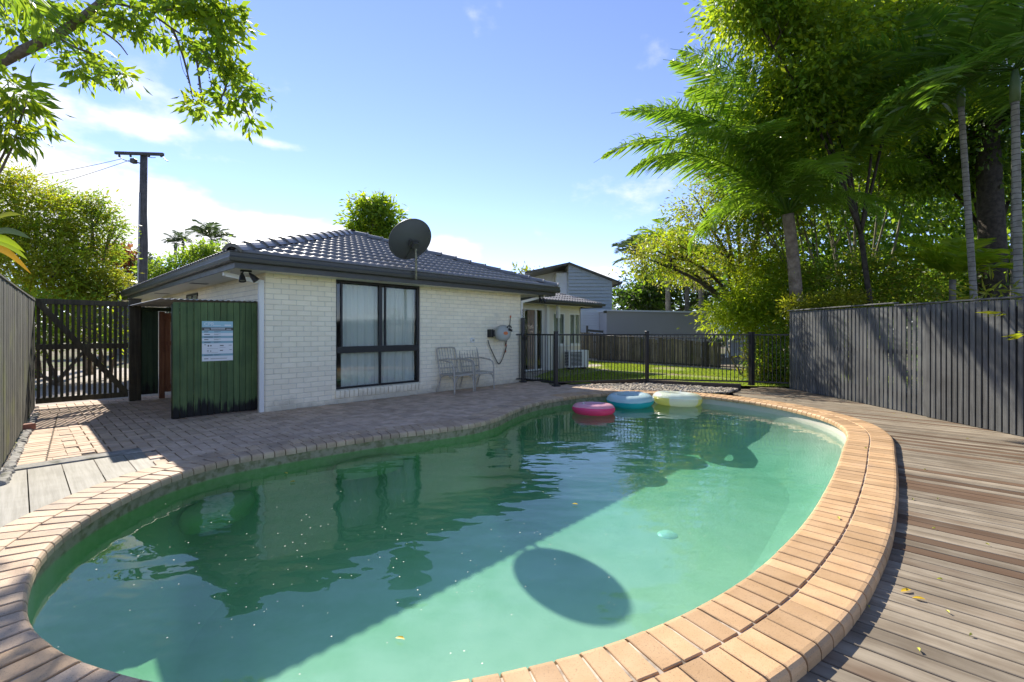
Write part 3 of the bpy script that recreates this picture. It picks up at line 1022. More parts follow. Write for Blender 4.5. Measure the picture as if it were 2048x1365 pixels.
# roof: hipped, 20 degree pitch
TP = math.tan(R(20.0))
RX0, RX1, RY0, RY1 = -.62, 6.90, -.52, 10.8
RZ = 2.405
half = (RX1 - RX0) / 2
APX, APY = (RX0 + RX1) / 2, RY0 + half
APZ = RZ + half * TP
BPY = RY1 - half
m = MB()
d = .03
m.add([(RX0, RY0, RZ - d), (RX1, RY0, RZ - d), (RX1, RY1, RZ - d), (RX0, RY1, RZ - d), (APX, APY, APZ - d), (APX, BPY, APZ - d)],
      [(0, 1, 4), (1, 2, 5, 4), (2, 3, 5), (3, 0, 4, 5)])
roof = m.build('roof', M_tile, house)
TW, TG = .30, .325
slope_len = half / math.cos(R(20))
NR = int(slope_len / TG) + 1
def wave(x):
    t = (x / .15) % 1.0
    return .017 * (math.sin(PI * min(t / .58, 1.0)) if t < .58 else 0.0) - .004
def tile_vs(row, x_a, x_b, lo, hi):
    """tile of the front slope: x along the eave, t up the slope; lo/hi clamp at the hips"""
    n = 12
    t0, t1 = row * TG - (.03 if row == 0 else 0), min((row + 1) * TG + .05, slope_len)
    V = []
    for kind in range(3):
        for i in range(n + 1):
            x = x_a + (x_b - x_a) * i / n
            t = t0 if kind < 2 else t1
            run = t * math.cos(R(20))
            l, h = RX0 + max(run, 0) + .03, RX1 - max(run, 0) - .03
            xx = min(max(x, min(l, h)), max(l, h))
            lift = (.040 if kind == 1 else (.004 if kind == 0 else .012))
            z = RZ + t * math.sin(R(20)) + (wave(x) if kind else wave(x) * .6 - .006) + (lift if kind else .0)
            V.append((xx, RY0 + run, z))
    F = [(k * (n + 1) + i, k * (n + 1) + i + 1, (k + 1) * (n + 1) + i + 1, (k + 1) * (n + 1) + i) for k in range(2) for i in range(n)]
    return V, F
side = {'L': MB(), 'R': MB()}
for row in range(NR):
    run = row * TG * math.cos(R(20))
    a, b = RX0 + run, RX1 - run
    c0 = math.floor((a - RX0) / TW)
    c1 = math.ceil((b - RX0) / TW)
    for c in range(c0, c1):
        xa, xb = RX0 + c * TW, RX0 + (c + 1) * TW
        V, F = tile_vs(row, xa, xb, a, b)
        w = max(v[0] for v in V[:13]) - min(v[0] for v in V[:13])
        if w < .04: continue
        mb = MB().add(V, F)
        me = mb.mesh('tile', M_tile, True)
        ob = link_mesh('tile', me, roof, (0, 0, 0))
# side slopes: tile courses joined into one part each
def side_tiles(sgn):
    m = MB(); n = 6
    for row in range(NR):
        t0, t1 = row * TG, min((row + 1) * TG + .05, slope_len)
        r0, r1 = t0 * math.cos(R(20)), t1 * math.cos(R(20))
        ya, yb = RY0 + r0, RY1 - r0
        k = 0
        while ya + k * .15 < yb:
            V = []
            for kind, (t, r) in ((1, (t0, r0)), (2, (t1, r1))):
                for i in range(n + 1):
                    y = min(max(ya + k * .15 + .15 * i / n, RY0 + r + .02), RY1 - r - .02)
                    xx = RX0 + r if sgn < 0 else RX1 - r
                    z = RZ + t * math.sin(R(20)) + .030 * max(0, math.sin(PI * min((i / n) / .58, 1))) + (.036 if kind == 1 else .01)
                    V.append((xx, y, z))
            m.add(V, [(i, i + 1, n + 2 + i, n + 1 + i) for i in range(n)])
            k += 1
    return m
tag(side_tiles(-1).build('tiles', M_tile, roof, True), kind='stuff')
tag(side_tiles(1).build('tiles', M_tile, roof, True), kind='stuff')
# hip and ridge caps
def cap_mesh(L):
    P = [(-.135, -.055), (-.10, -.012), (-.05, .028), (0, .042), (.05, .028), (.10, -.012), (.135, -.055)]
    n = len(P); V = []
    for x, k, dz in ((0, 1.06, .028), (.03, 1.06, .028), (.035, 1.0, .018), (L, .94, -.004)):
        for a, b in P: V.append((x, a * k, b * k + dz))
    for a, b in P: V.append((0, a * .9, b * .9 - .02))
    F = [(j * n + i, j * n + i + 1, (j + 1) * n + i + 1, (j + 1) * n + i) for j in range(3) for i in range(n - 1)]
    F += [(4 * n + i, 4 * n + i + 1, i + 1, i) for i in range(n - 1)]
    me = bpy.data.meshes.new('hip_cap'); me.from_pydata(V, [], F); me.materials.append(M_cap)
    return me
capm = cap_mesh(.44)
def caps(a, b, name):
    a, b = Vector(a), Vector(b)
    dv = b - a; n = int(dv.length / .40)
    yaw = math.atan2(dv.y, dv.x); pit = math.asin(dv.z / dv.length)
    for i in range(n + 1):
        p = a + dv * (i / n) * ((dv.length - .44) / dv.length)
        link_mesh(name, capm, roof, p + Vector((0, 0, .055)), (random.uniform(-.03, .03), -pit + random.uniform(-.012, .012), yaw + random.uniform(-.015, .015)))
caps((RX0, RY0, RZ), (APX, APY, APZ), 'hip_cap')
caps((RX1, RY0, RZ), (APX, APY, APZ), 'hip_cap')
caps((APX, BPY, APZ + .01), (APX, APY - .1, APZ + .01), 'ridge_cap')

# big window
win = MB()
fd0, fd1 = .035, .085
fw = .05
TZ0, TZ1 = .885, 1.005
MX = SX(763)
win.box(WX0, WX0 + .03, fd0, fd1, WZ0, WZ1); win.box(WX1 - fw, WX1, fd0, fd1, WZ0, WZ1)
win.box(WX0 + .031, WX1 - fw - .001, fd0 + .002, fd1 - .002, WZ1 - fw, WZ1 - .001)
win.box(WX0 + .031, WX1 - fw - .001, fd0 + .002, fd1 - .002, WZ0, WZ0 + .035)
window = win.build('window', M_black, house)
MB().box(WX0 + .031, WX1 - fw - .001, fd0 - .012, fd1 - .004, TZ0, TZ1).build('transom', M_black, window)
MB().box(MX - .035, MX + .035, fd0 - .004, fd1 - .006, TZ1 + .001, WZ1 - fw - .001).build('mullion', M_black, window)
MB().box(MX - .018, MX + .018, fd0 + .004, fd1 - .006, WZ0 + .036, TZ0 - .001).build('mullion', M_black, window)
for a, b in ((WX0 + .11, WX0 + .145), (MX + .10, MX + .13)):
    MB().box(a, b, fd0 + .006, fd1 - .01, TZ1 + .001, WZ1 - fw - .001).build('sash_stile', M_black, window)
for n_, (a, b, z0, z1) in enumerate([(WX0 + .03, MX - .036, TZ1, WZ1 - fw), (MX + .036, WX1 - fw, TZ1, WZ1 - fw), (WX0 + .03, MX - .019, WZ0 + .036, TZ0), (MX + .019, WX1 - fw, WZ0 + .036, TZ0)]):
    MB().box(a, b, .058 + .003 * n_, .061 + .003 * n_, z0 + .001, z1 - .001).build('pane', M_glass, window)
# reveal faces of the opening, sill bricks
m = MB()
m.box(WX0 - .004, WX1 + .004, -.004, .034, WZ1 + .001, WH - .036)
m.build('lintel', M_white, house)
nS = 21
sw = (WX1 - WX0 + .06) / nS
sill_parent = wall
for i in range(nS):
    a = WX0 - .03 + i * sw
    P = [(-.035, WZ0 - .145), (-.045, WZ0 - .035), (-.035, WZ0 - .018), (.034, WZ0 - .002), (.034, WZ0 - .145)]
    n = len(P); V = [(a + .006, y, z) for y, z in P] + [(a + sw - .006, y, z) for y, z in P]
    V = [(x + (random.uniform(-.0015, .0015)), y + random.uniform(-.003, .003), z) for x, y, z in V]
    F = [tuple(range(n - 1, -1, -1)), tuple(range(n, 2 * n))] + [(k, (k + 1) % n, n + (k + 1) % n, n + k) for k in range(n)]
    MB().add(V, F).build('sill_brick', M_brickwhite, window)

# curtains
def curtain(x0, x1, z0, z1, y, amp, wl, label, mat, name='curtain'):
    n = int((x1 - x0) / .012); V = []; ph = random.uniform(0, 6)
    for z in (z0, (z0 + z1) / 2, z1):
        k = 1 if z < z1 else .7
        for i in range(n + 1):
            x = (x1 - x0) * i / n
            yy = amp * k * (math.sin(2 * PI * x / wl + ph + .8 * math.sin(x * 5)) + .4 * math.sin(2 * PI * x / (wl * .43) + 1))
            V.append((x, yy, z - z0))
    F = [(j * (n + 1) + i, j * (n + 1) + i + 1, (j + 1) * (n + 1) + i + 1, (j + 1) * (n + 1) + i) for j in range(2) for i in range(n)]
    me = mesh_np(name, V, F, mat, True)
    o = link_mesh(name, me, None, H(x0, y, z0), (0, 0, HROT))
    return tag(o, label, 'curtain')
def sheer():
    m, ns, ls = new_mat('sheer_curtain')
    d = nd(ns, 'ShaderNodeBsdfDiffuse'); d.inputs[0].default_value = (.84, .82, .75, 1)
    t = nd(ns, 'ShaderNodeBsdfTranslucent'); t.inputs[0].default_value = (.6, .6, .55, 1)
    x = nd(ns, 'ShaderNodeMixShader'); x.inputs[0].default_value = .25
    ls.new(d.outputs[0], x.inputs[1]); ls.new(t.outputs[0], x.inputs[2])
    o = nd(ns, 'ShaderNodeOutputMaterial'); ls.new(x.outputs[0], o.inputs[0])
    return m
M_sheer = sheer()
curtain(WX0 + .15, MX + .03, .06, 2.14, .125, .018, .16, 'sheer white curtain behind the left half of the big window', M_sheer)
curtain(MX + .06, WX1 - .05, .06, 2.13, .125, .018, .19, 'sheer white curtain behind the right half of the big window', M_sheer)

# downpipes
def downpipe(x_wall, xg, yg, label_extra):
    m = MB()
    w = .075
    z1 = 2.275
    m.bar((xg, yg, z1), (xg, yg, 2.135), w, w * .8, (0, 1, 0))
    m.bar((xg, yg, 2.15), (x_wall, -.055, 2.06), .07, .055)
    m.bar((x_wall, -.055, 2.095), (x_wall, -.055, 0.0), w, w * .75, (0, 1, 0))
    return m.build('downpipe', M_white, house)
m = MB()
w = .072
m.bar((-.50, .20, 2.29), (-.50, .20, 2.13), w, .06, (0, 1, 0))
m.box(-.545, -.455, .15, .25, 2.26, 2.292)
m.bar((-.50, .20, 2.155), (-.045, .055, 2.06), .062, .062)
m.bar((-.047, .05, 2.09), (-.047, .05, 0.0), w, .07, (0, 1, 0))
m.build('downpipe', M_white, house)
m = MB()
m.bar((6.55, -.30, 2.29), (6.55, -.30, 2.16), w, .06, (0, 1, 0))
m.bar((6.55, -.30, 2.17), (6.065, .03, 2.02), .062, .062)
m.bar((6.07, .03, 2.05), (6.07, .03, 0.0), w, .07, (0, 1, 0))
m.build('downpipe', M_white, house)
for yv in (2.6, 6.0):
    MB().box(-.42, -.14, yv, yv + .2, SOF - .006, SOF - .001).build('soffit_vent', paint('vent_grey', (.22, .2, .17), .7), house)

# floodlights under the eave
def floodlight(name, label, x, y, z, hd=1.0):
    t = thing(name, label, 'floodlight', H(x, y, z), HROT)
    m = MB(); m.cbox(-.075, .075, -.028, .028, -.03, 0, .006); m.build('bracket', M_black, t)
    m = MB(); m.cbox(-.03, .03, -.03, .03, -.05, -.0305, .006); m.build('sensor', M_white, t)
    for sx, tx, ty in ((-.055, .25, -.35), (.055, .75, .35)):
        ax = Vector((tx * (1 if sx > 0 else -.2), -.35, -1)).normalized()
        q = ax.to_track_quat('Z', 'Y').to_matrix().to_4x4()
        MM = Matrix.Translation((sx, 0, -.05)) @ q
        m = MB(); m.lathe([(0, -.01), (.018, 0), (.02, .02), (.034, .045), (.040, .07), (.050, .13), (.052, .135), (.046, .137), (.044, .12)], 18, MM)
        m.tube([(sx * .6, 0, -.02), (sx, 0, -.06)], .009, 6)
        h = m.build('lamp_head', M_black, t, True)
        m = MB(); m.lathe([(0, .118), (.044, .118)], 18, MM); m.build('lens', paint('lens_glass', (.35, .35, .33), .15), h)
    return t
floodlight('floodlight', 'black twin-head floodlight under the eave above the green screen', SX(492, -.16), -.16, SOF)
floodlight('floodlight', 'black twin-head floodlight under the far right eave by the pool gate', 6.42, -.34, SOF - .02)

# satellite dish on the gutter
px_, py_ = SX(832, -.62), -.62
dish = thing('satellite_dish', 'large dark grey satellite dish on a pole at the gutter', 'dish', H(px_, py_, 2.30), 0)
m = MB(); m.tube([(0, 0, -.05), (0, 0, .55), (-.01, .01, .66)], .021, 10)
m.build('pole', stone('weathered_galvanised', (.20, .19, .13), (.33, .31, .22), 20, .5, 0, 40, .2), dish, True)
look = Vector((-.52, .62, .60)).normalized()           # boresight, away from the camera
DQ = look.to_track_quat('Z', 'Y').to_matrix().to_4x4()
Dc = at(822, 481, H(px_, py_).y - .02) - H(px_, py_, 2.30)
DM = Matrix.Translation(Dc) @ DQ
m = MB(); rr = .415
prof_d = [(rr * i / 10, .30 * (rr * i / 10) ** 2 / .42 - .09) for i in range(11)]
m.lathe(prof_d + [(rr + .008, prof_d[-1][1] + .004), (rr + .006, prof_d[-1][1] - .010)] + [(r, z - .010) for r, z in prof_d[::-1]], 48, DM)
M_dish = paint('dish_grey', (.075, .08, .078), .5, .12)
m.build('reflector', M_dish, dish, True)
m = MB()
m.box(-.09, .09, -.06, .06, -.16, -.10, DM); m.box(-.05, .05, -.05, .05, -.23, -.161, DM)
m.tube([tuple(DM @ Vector((0, 0, -.2))), (0, 0, .60)], .028, 8)
m.build('mount', M_charcoal, dish)
m = MB()
fp = DM @ Vector((.0, -.30, .42)); q = DM @ Vector((0, -rr + .02, -.01))
m.tube([tuple(DM @ Vector((0, -.05, -.13))), tuple(q), tuple(fp)], .010, 6)
m.tube([tuple(DM @ Vector((-.34, .1, -.02))), tuple(fp)], .006, 6)
m.build('feed_arm', M_charcoal, dish)
m = MB(); m.lathe([(0, -.05), (.03, -.05), (.032, .03), (.02, .06), (0, .06)], 12, Matrix.Translation(fp) @ DQ); m.build('receiver', M_charcoal, dish, True)
m = MB(); m.tube([(.01, -.01, .5), (.05, -.04, .35), (-.05, .02, .28), (-.2, .05, .2), (-.16, .1, .05), (-.1, .1, -.02)], .006, 5)
m.build('cable', M_black, dish)

# hose reel, hose, tap
rx = SX(985); rz_ = 1.235
reel = thing('hose_reel', 'round pale grey wall-mounted garden hose reel with black handle', 'hose reel', H(rx, 0, rz_), HROT)
ax = Vector((-.35, -.93, .0)).normalized()
RM = Matrix.Translation((.06, -.28, 0)) @ ax.to_track_quat('Z', 'Y').to_matrix().to_4x4()
m = MB(); m.lathe([(0, .125), (.10, .122), (.165, .10), (.19, .06), (.192, -.03), (.18, -.09), (.10, -.12), (0, -.12)], 32, RM)
body = m.build('casing', paint('reel_grey', (.36, .37, .33), .45, .05), reel, True)
m = MB(); m.lathe([(0, .132), (.055, .130), (.058, .122)], 20, RM @ Matrix.Translation((.02, .0, 0)) @ Matrix.Scale(.7, 4, (0, 1, 0))); m.build('badge', paint('orange_plastic', (.62, .16, .04), .45), body)
m = MB(); m.cbox(-.18, -.11, -.16, .0, -.10, .09, .01); m.bar((-.12, -.1, .0), (.03, -.26, .0), .05, .14); m.build('bracket', M_black, reel)
m = MB(); m.tube([(.02, -.46, .13), (.06, -.47, .17), (.14, -.46, .165), (.18, -.44, .12)], .016, 8); m.bar((.10, -.45, .09), (.22, -.42, .06), .035, .05); m.build('handle', M_black, reel, True)
M_hose = paint('dark_hose', (.03, .03, .026), .5)
def smooth_path(P, per=8):
    P = [Vector(p) for p in P]; out = []
    for i in range(len(P) - 1):
        p0, p1, p2, p3 = P[max(i - 1, 0)], P[i], P[i + 1], P[min(i + 2, len(P) - 1)]
        for j in range(per):
            t = j / per
            out.append(.5 * ((2 * p1) + (p2 - p0) * t + (2 * p0 - 5 * p1 + 4 * p2 - p3) * t * t + (3 * p1 - p0 - 3 * p2 + p3) * t ** 3))
    return out + [P[-1]]
def wallpt(px, py, y=-.05):
    s = SX(px, y); d = H(s, y).y
    return Vector((s, y, EYE + (HYP - py) / FPX * d))
hb = wallpt(1012, 695)
hose = thing('garden_hose', 'thin dark hose looping below the reel and up to an orange nozzle', 'hose', H(hb.x, 0, hb.z), HROT)
def hp(L, y=-.05): return [wallpt(a, b, y) - Vector((hb.x, 0, hb.z)) for a, b in L]
P1 = hp([(976, 681), (980, 694), (990, 716), (997, 728), (1003, 722), (1010, 703), (1013, 692)], -.06)
P2 = hp([(1004, 661), (1009, 670), (1011, 690), (1014, 680), (1019, 655), (1021, 636)], -.045)
m = MB(); m.tube(smooth_path(P1), .011, 7); m.build('hose', M_hose, hose, True)
m = MB(); m.tube(smooth_path(P2), .009, 7); m.build('hose', M_hose, hose, True)
M_or = paint('orange_fitting', (.55, .15, .05), .4)
for (a, b) in ((1021, 634), (1012, 691), (1011, 703)):
    q = hp([(a, b)], -.05)[0]
    m = MB(); m.tube([q - Vector((0, 0, .03)), q + Vector((.004, 0, .03))], .016, 8); m.build('connector', M_or, hose, True)
o_ = wallpt(943, 681, 0)
ol = thing('outlet_box', 'small round white outlet box on the brick wall above the chairs', 'outlet', H(o_.x, 0, o_.z), HROT)
m = MB(); m.lathe([(.06, 0), (.06, .045), (.052, .056), (.035, .058), (.03, .05), (0, .05)], 20, Matrix.Rotation(PI / 2, 4, 'X')); m.build('housing', M_white, ol, True)
m = MB(); m.cbox(-.012, .026, -.064, -.051, -.02, .02, .003); m.build('cover', paint('aged_plastic', (.45, .43, .30), .5), ol)

# cane chairs
M_cane = stone('grey_white_cane', (.36, .33, .265), (.50, .465, .39), 30, .6, .2, 60, .3, .003, dirt=(.22, .17, .11), dscale=7, dlo=.6, dhi=.8)
def chair(x, y, rot, label):
    t = thing('cane_armchair', label, 'chair', H(x, y, 0), HROT + rot, 'cane armchairs against the wall')
    w, dp = .54, .50                    # front edge at local y=0, back at +dp
    sz, bz, az = .39, .93, .655
    for sx in (-1, 1):
        m = MB(); m.tube(smooth_path([(sx * w / 2, -.0, 0), (sx * w / 2, .01, sz), (sx * (w / 2 + .005), .03, az - .10), (sx * (w / 2), .10, az - .015), (sx * w / 2 * .99, .26, az + .01), (sx * w / 2 * .95, dp - .02, az + .03)]), .016, 8)
        m.build('arm', M_cane, t, True)
        m = MB(); m.tube(smooth_path([(sx * w / 2 * .95, dp + .07, 0), (sx * w / 2 * .9, dp - .02, .22), (sx * w / 2 * .92, dp - .03, sz), (sx * w / 2 * .97, dp + .02, .66), (sx * w / 2 * .95, dp + .06, bz - .08), (sx * w / 2 * .78, dp + .075, bz - .005), (0, dp + .08, bz)]), .0155, 8)
        m.build('back_frame', M_cane, t, True)
        m = MB(); m.tube(smooth_path([(sx * w / 2, .0, .20), (sx * w / 2 * .8, .0, .31), (sx * w / 2 * .45, .0, sz - .03), (0, 0, sz - .025)]), .011, 7)
        m.tube(smooth_path([(sx * w / 2, .0, .20), (sx * w / 2, .06, .32), (sx * w / 2, .17, sz - .03)]), .010, 7)
        m.build('leg_brace', M_cane, t, True)
        m = MB()
        m.tube(smooth_path([(sx * w / 2 * .93, dp, .20), (sx * w / 2 * .95, dp - .08, .32), (sx * w / 2, dp - .2, sz - .03)]), .010, 7)
        m.build('leg_brace', M_cane, t, True)
    m = MB(); m.cbox(-w / 2 + .01, w / 2 - .01, -.005, dp - .02, sz - .03, sz + .004, .01); m.build('seat', M_cane, t)
    m = MB(); m.tube(smooth_path([(-w / 2 * .96, dp + .0, .66), (0, dp + .03, .69), (w / 2 * .96, dp, .66)]), .012, 7)
    m.tube([(-w / 2 * .9, dp - .02, .50), (w / 2 * .9, dp - .02, .50)], .009, 6); m.build('back_rail', M_cane, t, True)
    for k in range(6):
        xx = -w / 2 * .72 + w * .72 * k / 5
        m = MB(); m.tube([(xx * .95, dp - .03, sz), (xx, dp + .02, .67), (xx * 1.0, dp + .075, bz - .012)], .0065, 6)
        m.build('back_spindle', M_cane, t, True)
    return t
chair(3.63, -.60, .04, 'grey-white cane armchair nearer the big window')
chair(4.25, -.56, -.03, 'grey-white cane armchair nearer the hose reel')

# ================================================================== rear wing of the house
wing = thing('rear_wing', 'low cream rear wing with tiled roof and white windows', 'house', H(6.13, 1.9, 0), HROT)
M_blind = paint('blind_cream', (.55, .53, .44), .6)
def wl_(px, y): return SX(px, y) - 6.13
L = 5.15
m = MB()
dx0, dx1 = wl_(1048, 1.9), wl_(1087, 1.9)
k0, k1 = wl_(1106, 1.9), wl_(1130, 1.9)
k2, k3 = wl_(1139, 1.9), wl_(1161, 1.9)
wsz = .80
m.box(0, dx0, 0, .1, -.1, 2.2); m.box(dx0, dx1, 0, .1, 2.02, 2.2)
m.box(dx1, k0, 0, .1, -.1, 2.2)
m.box(k0, k1, 0, .1, -.1, wsz); m.box(k0, k1, 0, .1, 1.92, 2.2); m.box(k1, k2, 0, .1, -.1, 2.2)
m.box(k2, k3, 0, .1, -.1, wsz); m.box(k2, k3, 0, .1, 1.92, 2.2); m.box(k3, L, 0, .1, -.1, 2.2)
m.box(L - .1, L, .101, 6, -.1, 2.2)
m.box(0, L - .1, 5.9, 6, -.1, 2.2)
m.box(0, L - .11, 1.4, 1.5, .0, 2.19)
m.build('wall', M_cream, wing)
for i in range(14):
    a = k0 + .0 + i * (L - k0) / 14
    MB().cbox(a + .006, a + (L - k0) / 14 - .006, -.014, -.001, -.02, wsz - .06, .004).build('board', M_cream, wing)
MB().box(k0 - .04, L + .02, -.05, -.001, wsz - .045, wsz - .005).build('sill', M_white, wing)
for a, b in ((k0, k1), (k2, k3)):
    m = MB()
    mm_ = (a + b) / 2
    for q in ((a, a + .05), (mm_ - .025, mm_ + .025), (b - .05, b)): m.box(q[0], q[1], .0, .05, wsz, 1.92)
    m.box(a + .051, b - .051, .002, .048, wsz, wsz + .05); m.box(a + .051, b - .051, .002, .048, 1.87, 1.92)
    wnd = m.build('window', M_white, wing)
    for a2, b2 in ((a + .05, mm_ - .025), (mm_ + .025, b - .05)):
        MB().box(a2, b2, .022, .026, wsz + .05, 1.87).build('pane', M_glass, wnd)
    for i in range(21):
        z = wsz + .06 + i * .05
        MB().bar((a + .05, .080, z), (b - .05, .080, z), .046, .003, (0, -.9, .6)).build('blind_slat', M_blind, wnd)
m = MB()
dm = (dx0 + dx1) / 2 + .12
for q in ((dx0, dx0 + .05), (dm - .03, dm + .03), (dx1 - .06, dx1)): m.box(q[0], q[1], .01, .06, 0, 2.02)
m.box(dx0 + .051, dx1 - .061, .012, .058, 1.97, 2.02); m.box(dx0 + .051, dx1 - .061, .012, .058, 0.0, .05)
dr = m.build('sliding_door', M_white, wing)
MB().box(dm + .03, dx1 - .06, .03, .034, .05, 1.97).build('pane', M_glass, dr)
MB().box(dx0 + .05, dm - .03, .036, .04, .05, 1.97).build('pane', M_glass, dr)
MB().box(0, L - .1, .1, 1.4, -.05, .02).build('room_floor', bpy.data.materials['carpet'], wing)
m = MB()
m.bar((dx1 + .12, -.06, 2.2), (dx1 + .12, -.06, 0), .12, .1, (0, 1, 0)); m.build('porch_post', M_white, wing)
mb = MB(); mb.box(dx1 + .42, dx1 + .52, -.30, -.2, 1.72, 2.2); mb.build('downpipe_head', M_white, wing)
# wing roof
ex0, ex1, ey0, ey1 = -.05, L + .55, -.6, 6.6
ez = 2.19
rh = (ey1 - ey0) / 2
m = MB()
m.add([(ex0, ey0, ez + .05), (ex1, ey0, ez + .05), (ex1, ey1, ez + .05), (ex0, ey1, ez + .05), (ex0, ey0 + rh, ez + .05 + rh * .33), (ex1 - rh * .9, ey0 + rh, ez + .05 + rh * .33)],
      [(0, 1, 5, 4), (1, 2, 5), (2, 3, 4, 5), (3, 0, 4)])
wr_ = m.build('roof', M_tile, wing)
m = MB(); n = 6
for row in range(10):
    r0, r1 = row * .32, row * .32 + .36
    k = 0
    while ex0 + k * .15 < ex1 - r0 * .9:
        V = []
        for kd, r in ((1, r0), (2, r1)):
            for i in range(n + 1):
                x = min(ex0 + k * .15 + .15 * i / n, ex1 - r * .9)
                V.append((x, ey0 + r, ez + .06 + r * .33 + .03 * max(0, math.sin(PI * min((i / n) / .58, 1))) + (.036 if kd == 1 else .01)))
        m.add(V, [(i, i + 1, n + 2 + i, n + 1 + i) for i in range(n)])
        k += 1
tag(m.build('tiles', M_tile, wr_, True), kind='stuff')
m = MB()
m.box(ex0, ex1, ey0 - .02, ey0, ez - .06, ez + .05); m.box(ex1, ex1 + .02, ey0 - .02, ey1, ez - .06, ez + .05)
m.build('fascia', M_charcoal, wing)
m = MB(); m.cbox(ex0, ex1 + .10, ey0 - .11, ey0 - .022, ez - .01, ez + .085, .012); m.build('gutter', M_charcoal, wing)
MB().box(ex0, ex1, ey0, 0.0, ez - .03, ez - .02).build('soffit', M_cream, wing)
cur = curtain(SX(1049, 2.1), SX(1069, 2.1), .05, 1.96, 1.962, .012, .12, 'dusty pink curtain behind the sliding door of the rear wing', paint('pink_curtain', (.42, .27, .24), .9))

# air conditioner outside the wing
ac = thing('air_conditioner', 'white outdoor air conditioner unit beside the rear wing wall', 'air conditioner', H(SX(1153, 1.35), 1.35, 0), HROT - .35)
m = MB(); m.cbox(-.40, .40, -.15, .15, .06, .64, .012); body = m.build('casing', M_white, ac)
m = MB(); m.box(-.3, -.22, -.16, .16, 0, .059); m.box(.22, .3, -.16, .16, 0, .059); m.build('foot', M_black, ac)
M_void = paint('dark_void', (.015, .015, .015), .8)
m = MB(); m.box(-.36, .12, -.154, -.151, .11, .59); m.build('fan_grille', M_void, body)
for i in range(11):
    z = .13 + i * .044
    MB().box(-.355, .115, -.166, -.155, z, z + .014).build('grille_slat', M_white, body)
m = MB(); m.box(-.403, -.401, -.12, .12, .12, .58); m.build('coil', M_void, body)
for i in range(9):
    z = .14 + i * .05
    MB().box(-.412, -.404, -.12, .12, z, z + .012).build('grille_slat', M_white, body)

# ================================================================== green screen, gate, left fence
GRY = .28
gx0, gx1 = SX(345, GRY), -.03
screen = thing('green_screen', 'green stained board screen with black mould at its foot beside the house corner', 'screen', H(gx0, GRY, 0), HROT)
nb_ = 13
bw2 = (gx1 - gx0) / nb_
for i in range(nb_):
    me = MB().cbox(i * bw2 + .002, (i + 1) * bw2 - .002, -.012, .010, .012 + random.uniform(0, .006), 1.705 + i * .003, .004).mesh('board', M_green, False)
    link_mesh('board', me, screen, (0, random.uniform(-.002, .002), 0))
m = MB(); m.box(.0, gx1 - gx0, .012, .06, .25, .33); m.box(.0, gx1 - gx0, .012, .06, 1.35, 1.43); m.build('rail', M_greendk, screen)
m = MB(); m.box(.01, .09, .061, .14, .0, 1.68); m.box(gx1 - gx0 - .09, gx1 - gx0 - .01, .061, .14, 0, 1.68); m.build('post', M_greendk, screen)
# roof sheet over the enclosure
m = MB(); n = 60
V = []
for y in (GRY - .05, G_line + .10):
    for i in range(n + 1):
        x = gx0 - .16 + (gx1 - gx0 + .22) * i / n
        V.append((x, y, 1.745 + .02 * (i / n) + .009 * math.sin(2 * PI * (x - gx0) / .076)))
V += [(x, y, z - .004) for x, y, z in V]
N2 = 2 * (n + 1)
F = [(i, i + 1, n + 2 + i, n + 1 + i) for i in range(n)] + [(N2 + i, N2 + n + 1 + i, N2 + n + 2 + i, N2 + i + 1) for i in range(n)] + [(i, N2 + i, N2 + i + 1, i + 1) for i in range(n)] + [(n + 1 + i, n + 2 + i, N2 + n + 2 + i, N2 + n + 1 + i) for i in range(n)]
m.add([(x - gx0, y - GRY, z) for x, y, z in V], F)
rs_ = m.build('roof_sheet', paint('galvanised_sheet', (.42, .44, .44), .4, .2, metal=.3), screen)

# CPR sign
sx0, sx1 = SX(404, GRY - .02), SX(466, GRY - .02)
sw_, sh_ = sx1 - sx0, .605
sign = thing('safety_sign', 'blue and white CPR resuscitation chart fixed to the green screen', 'sign', H(sx0, GRY - .016, .828), HROT)
M_sgw = paint('sign_white', (.72, .74, .74), .35, .03); M_sgb = paint('sign_blue', (.30, .52, .58), .35, .03)
M_sgd = paint('sign_dark', (.05, .05, .045), .4, .03); M_sgt = paint('sign_teal', (.22, .40, .45), .35, .03)
MB().box(0, sw_, 0, .003, 0, sh_).build('panel', M_sgw, sign)
def band(z0, z1, mat, x0=0.0, x1=1.0, name='stripe', lift=.0012):
    return MB().box(x0 * sw_, x1 * sw_, -lift, -.0002, z0 * sh_, z1 * sh_).build(name, mat, sign)
band(.845, 1.0, M_sgb, name='header')
band(.765, .845, M_sgd, name='banner')
for z in (.705, .575, .445, .125): band(z, z + .055, M_sgt if z < .7 else M_sgb)
def text(body, x, z, size, mat, name='lettering'):
    cu = bpy.data.curves.new(name, 'FONT'); cu.body = body; cu.size = size; cu.extrude = .0006; cu.resolution_u = 2
    tmp = bpy.data.objects.new('t', cu); C.objects.link(tmp)
    dg = bpy.context.evaluated_depsgraph_get()
    me = bpy.data.meshes.new_from_object(tmp.evaluated_get(dg))
    bpy.data.objects.remove(tmp); me.materials.clear(); me.materials.append(mat)
    return link_mesh(name, me, sign, (x * sw_, -.0024, z * sh_), (PI / 2, 0, 0))
text('CPR', .06, .885, .075, M_sgw)
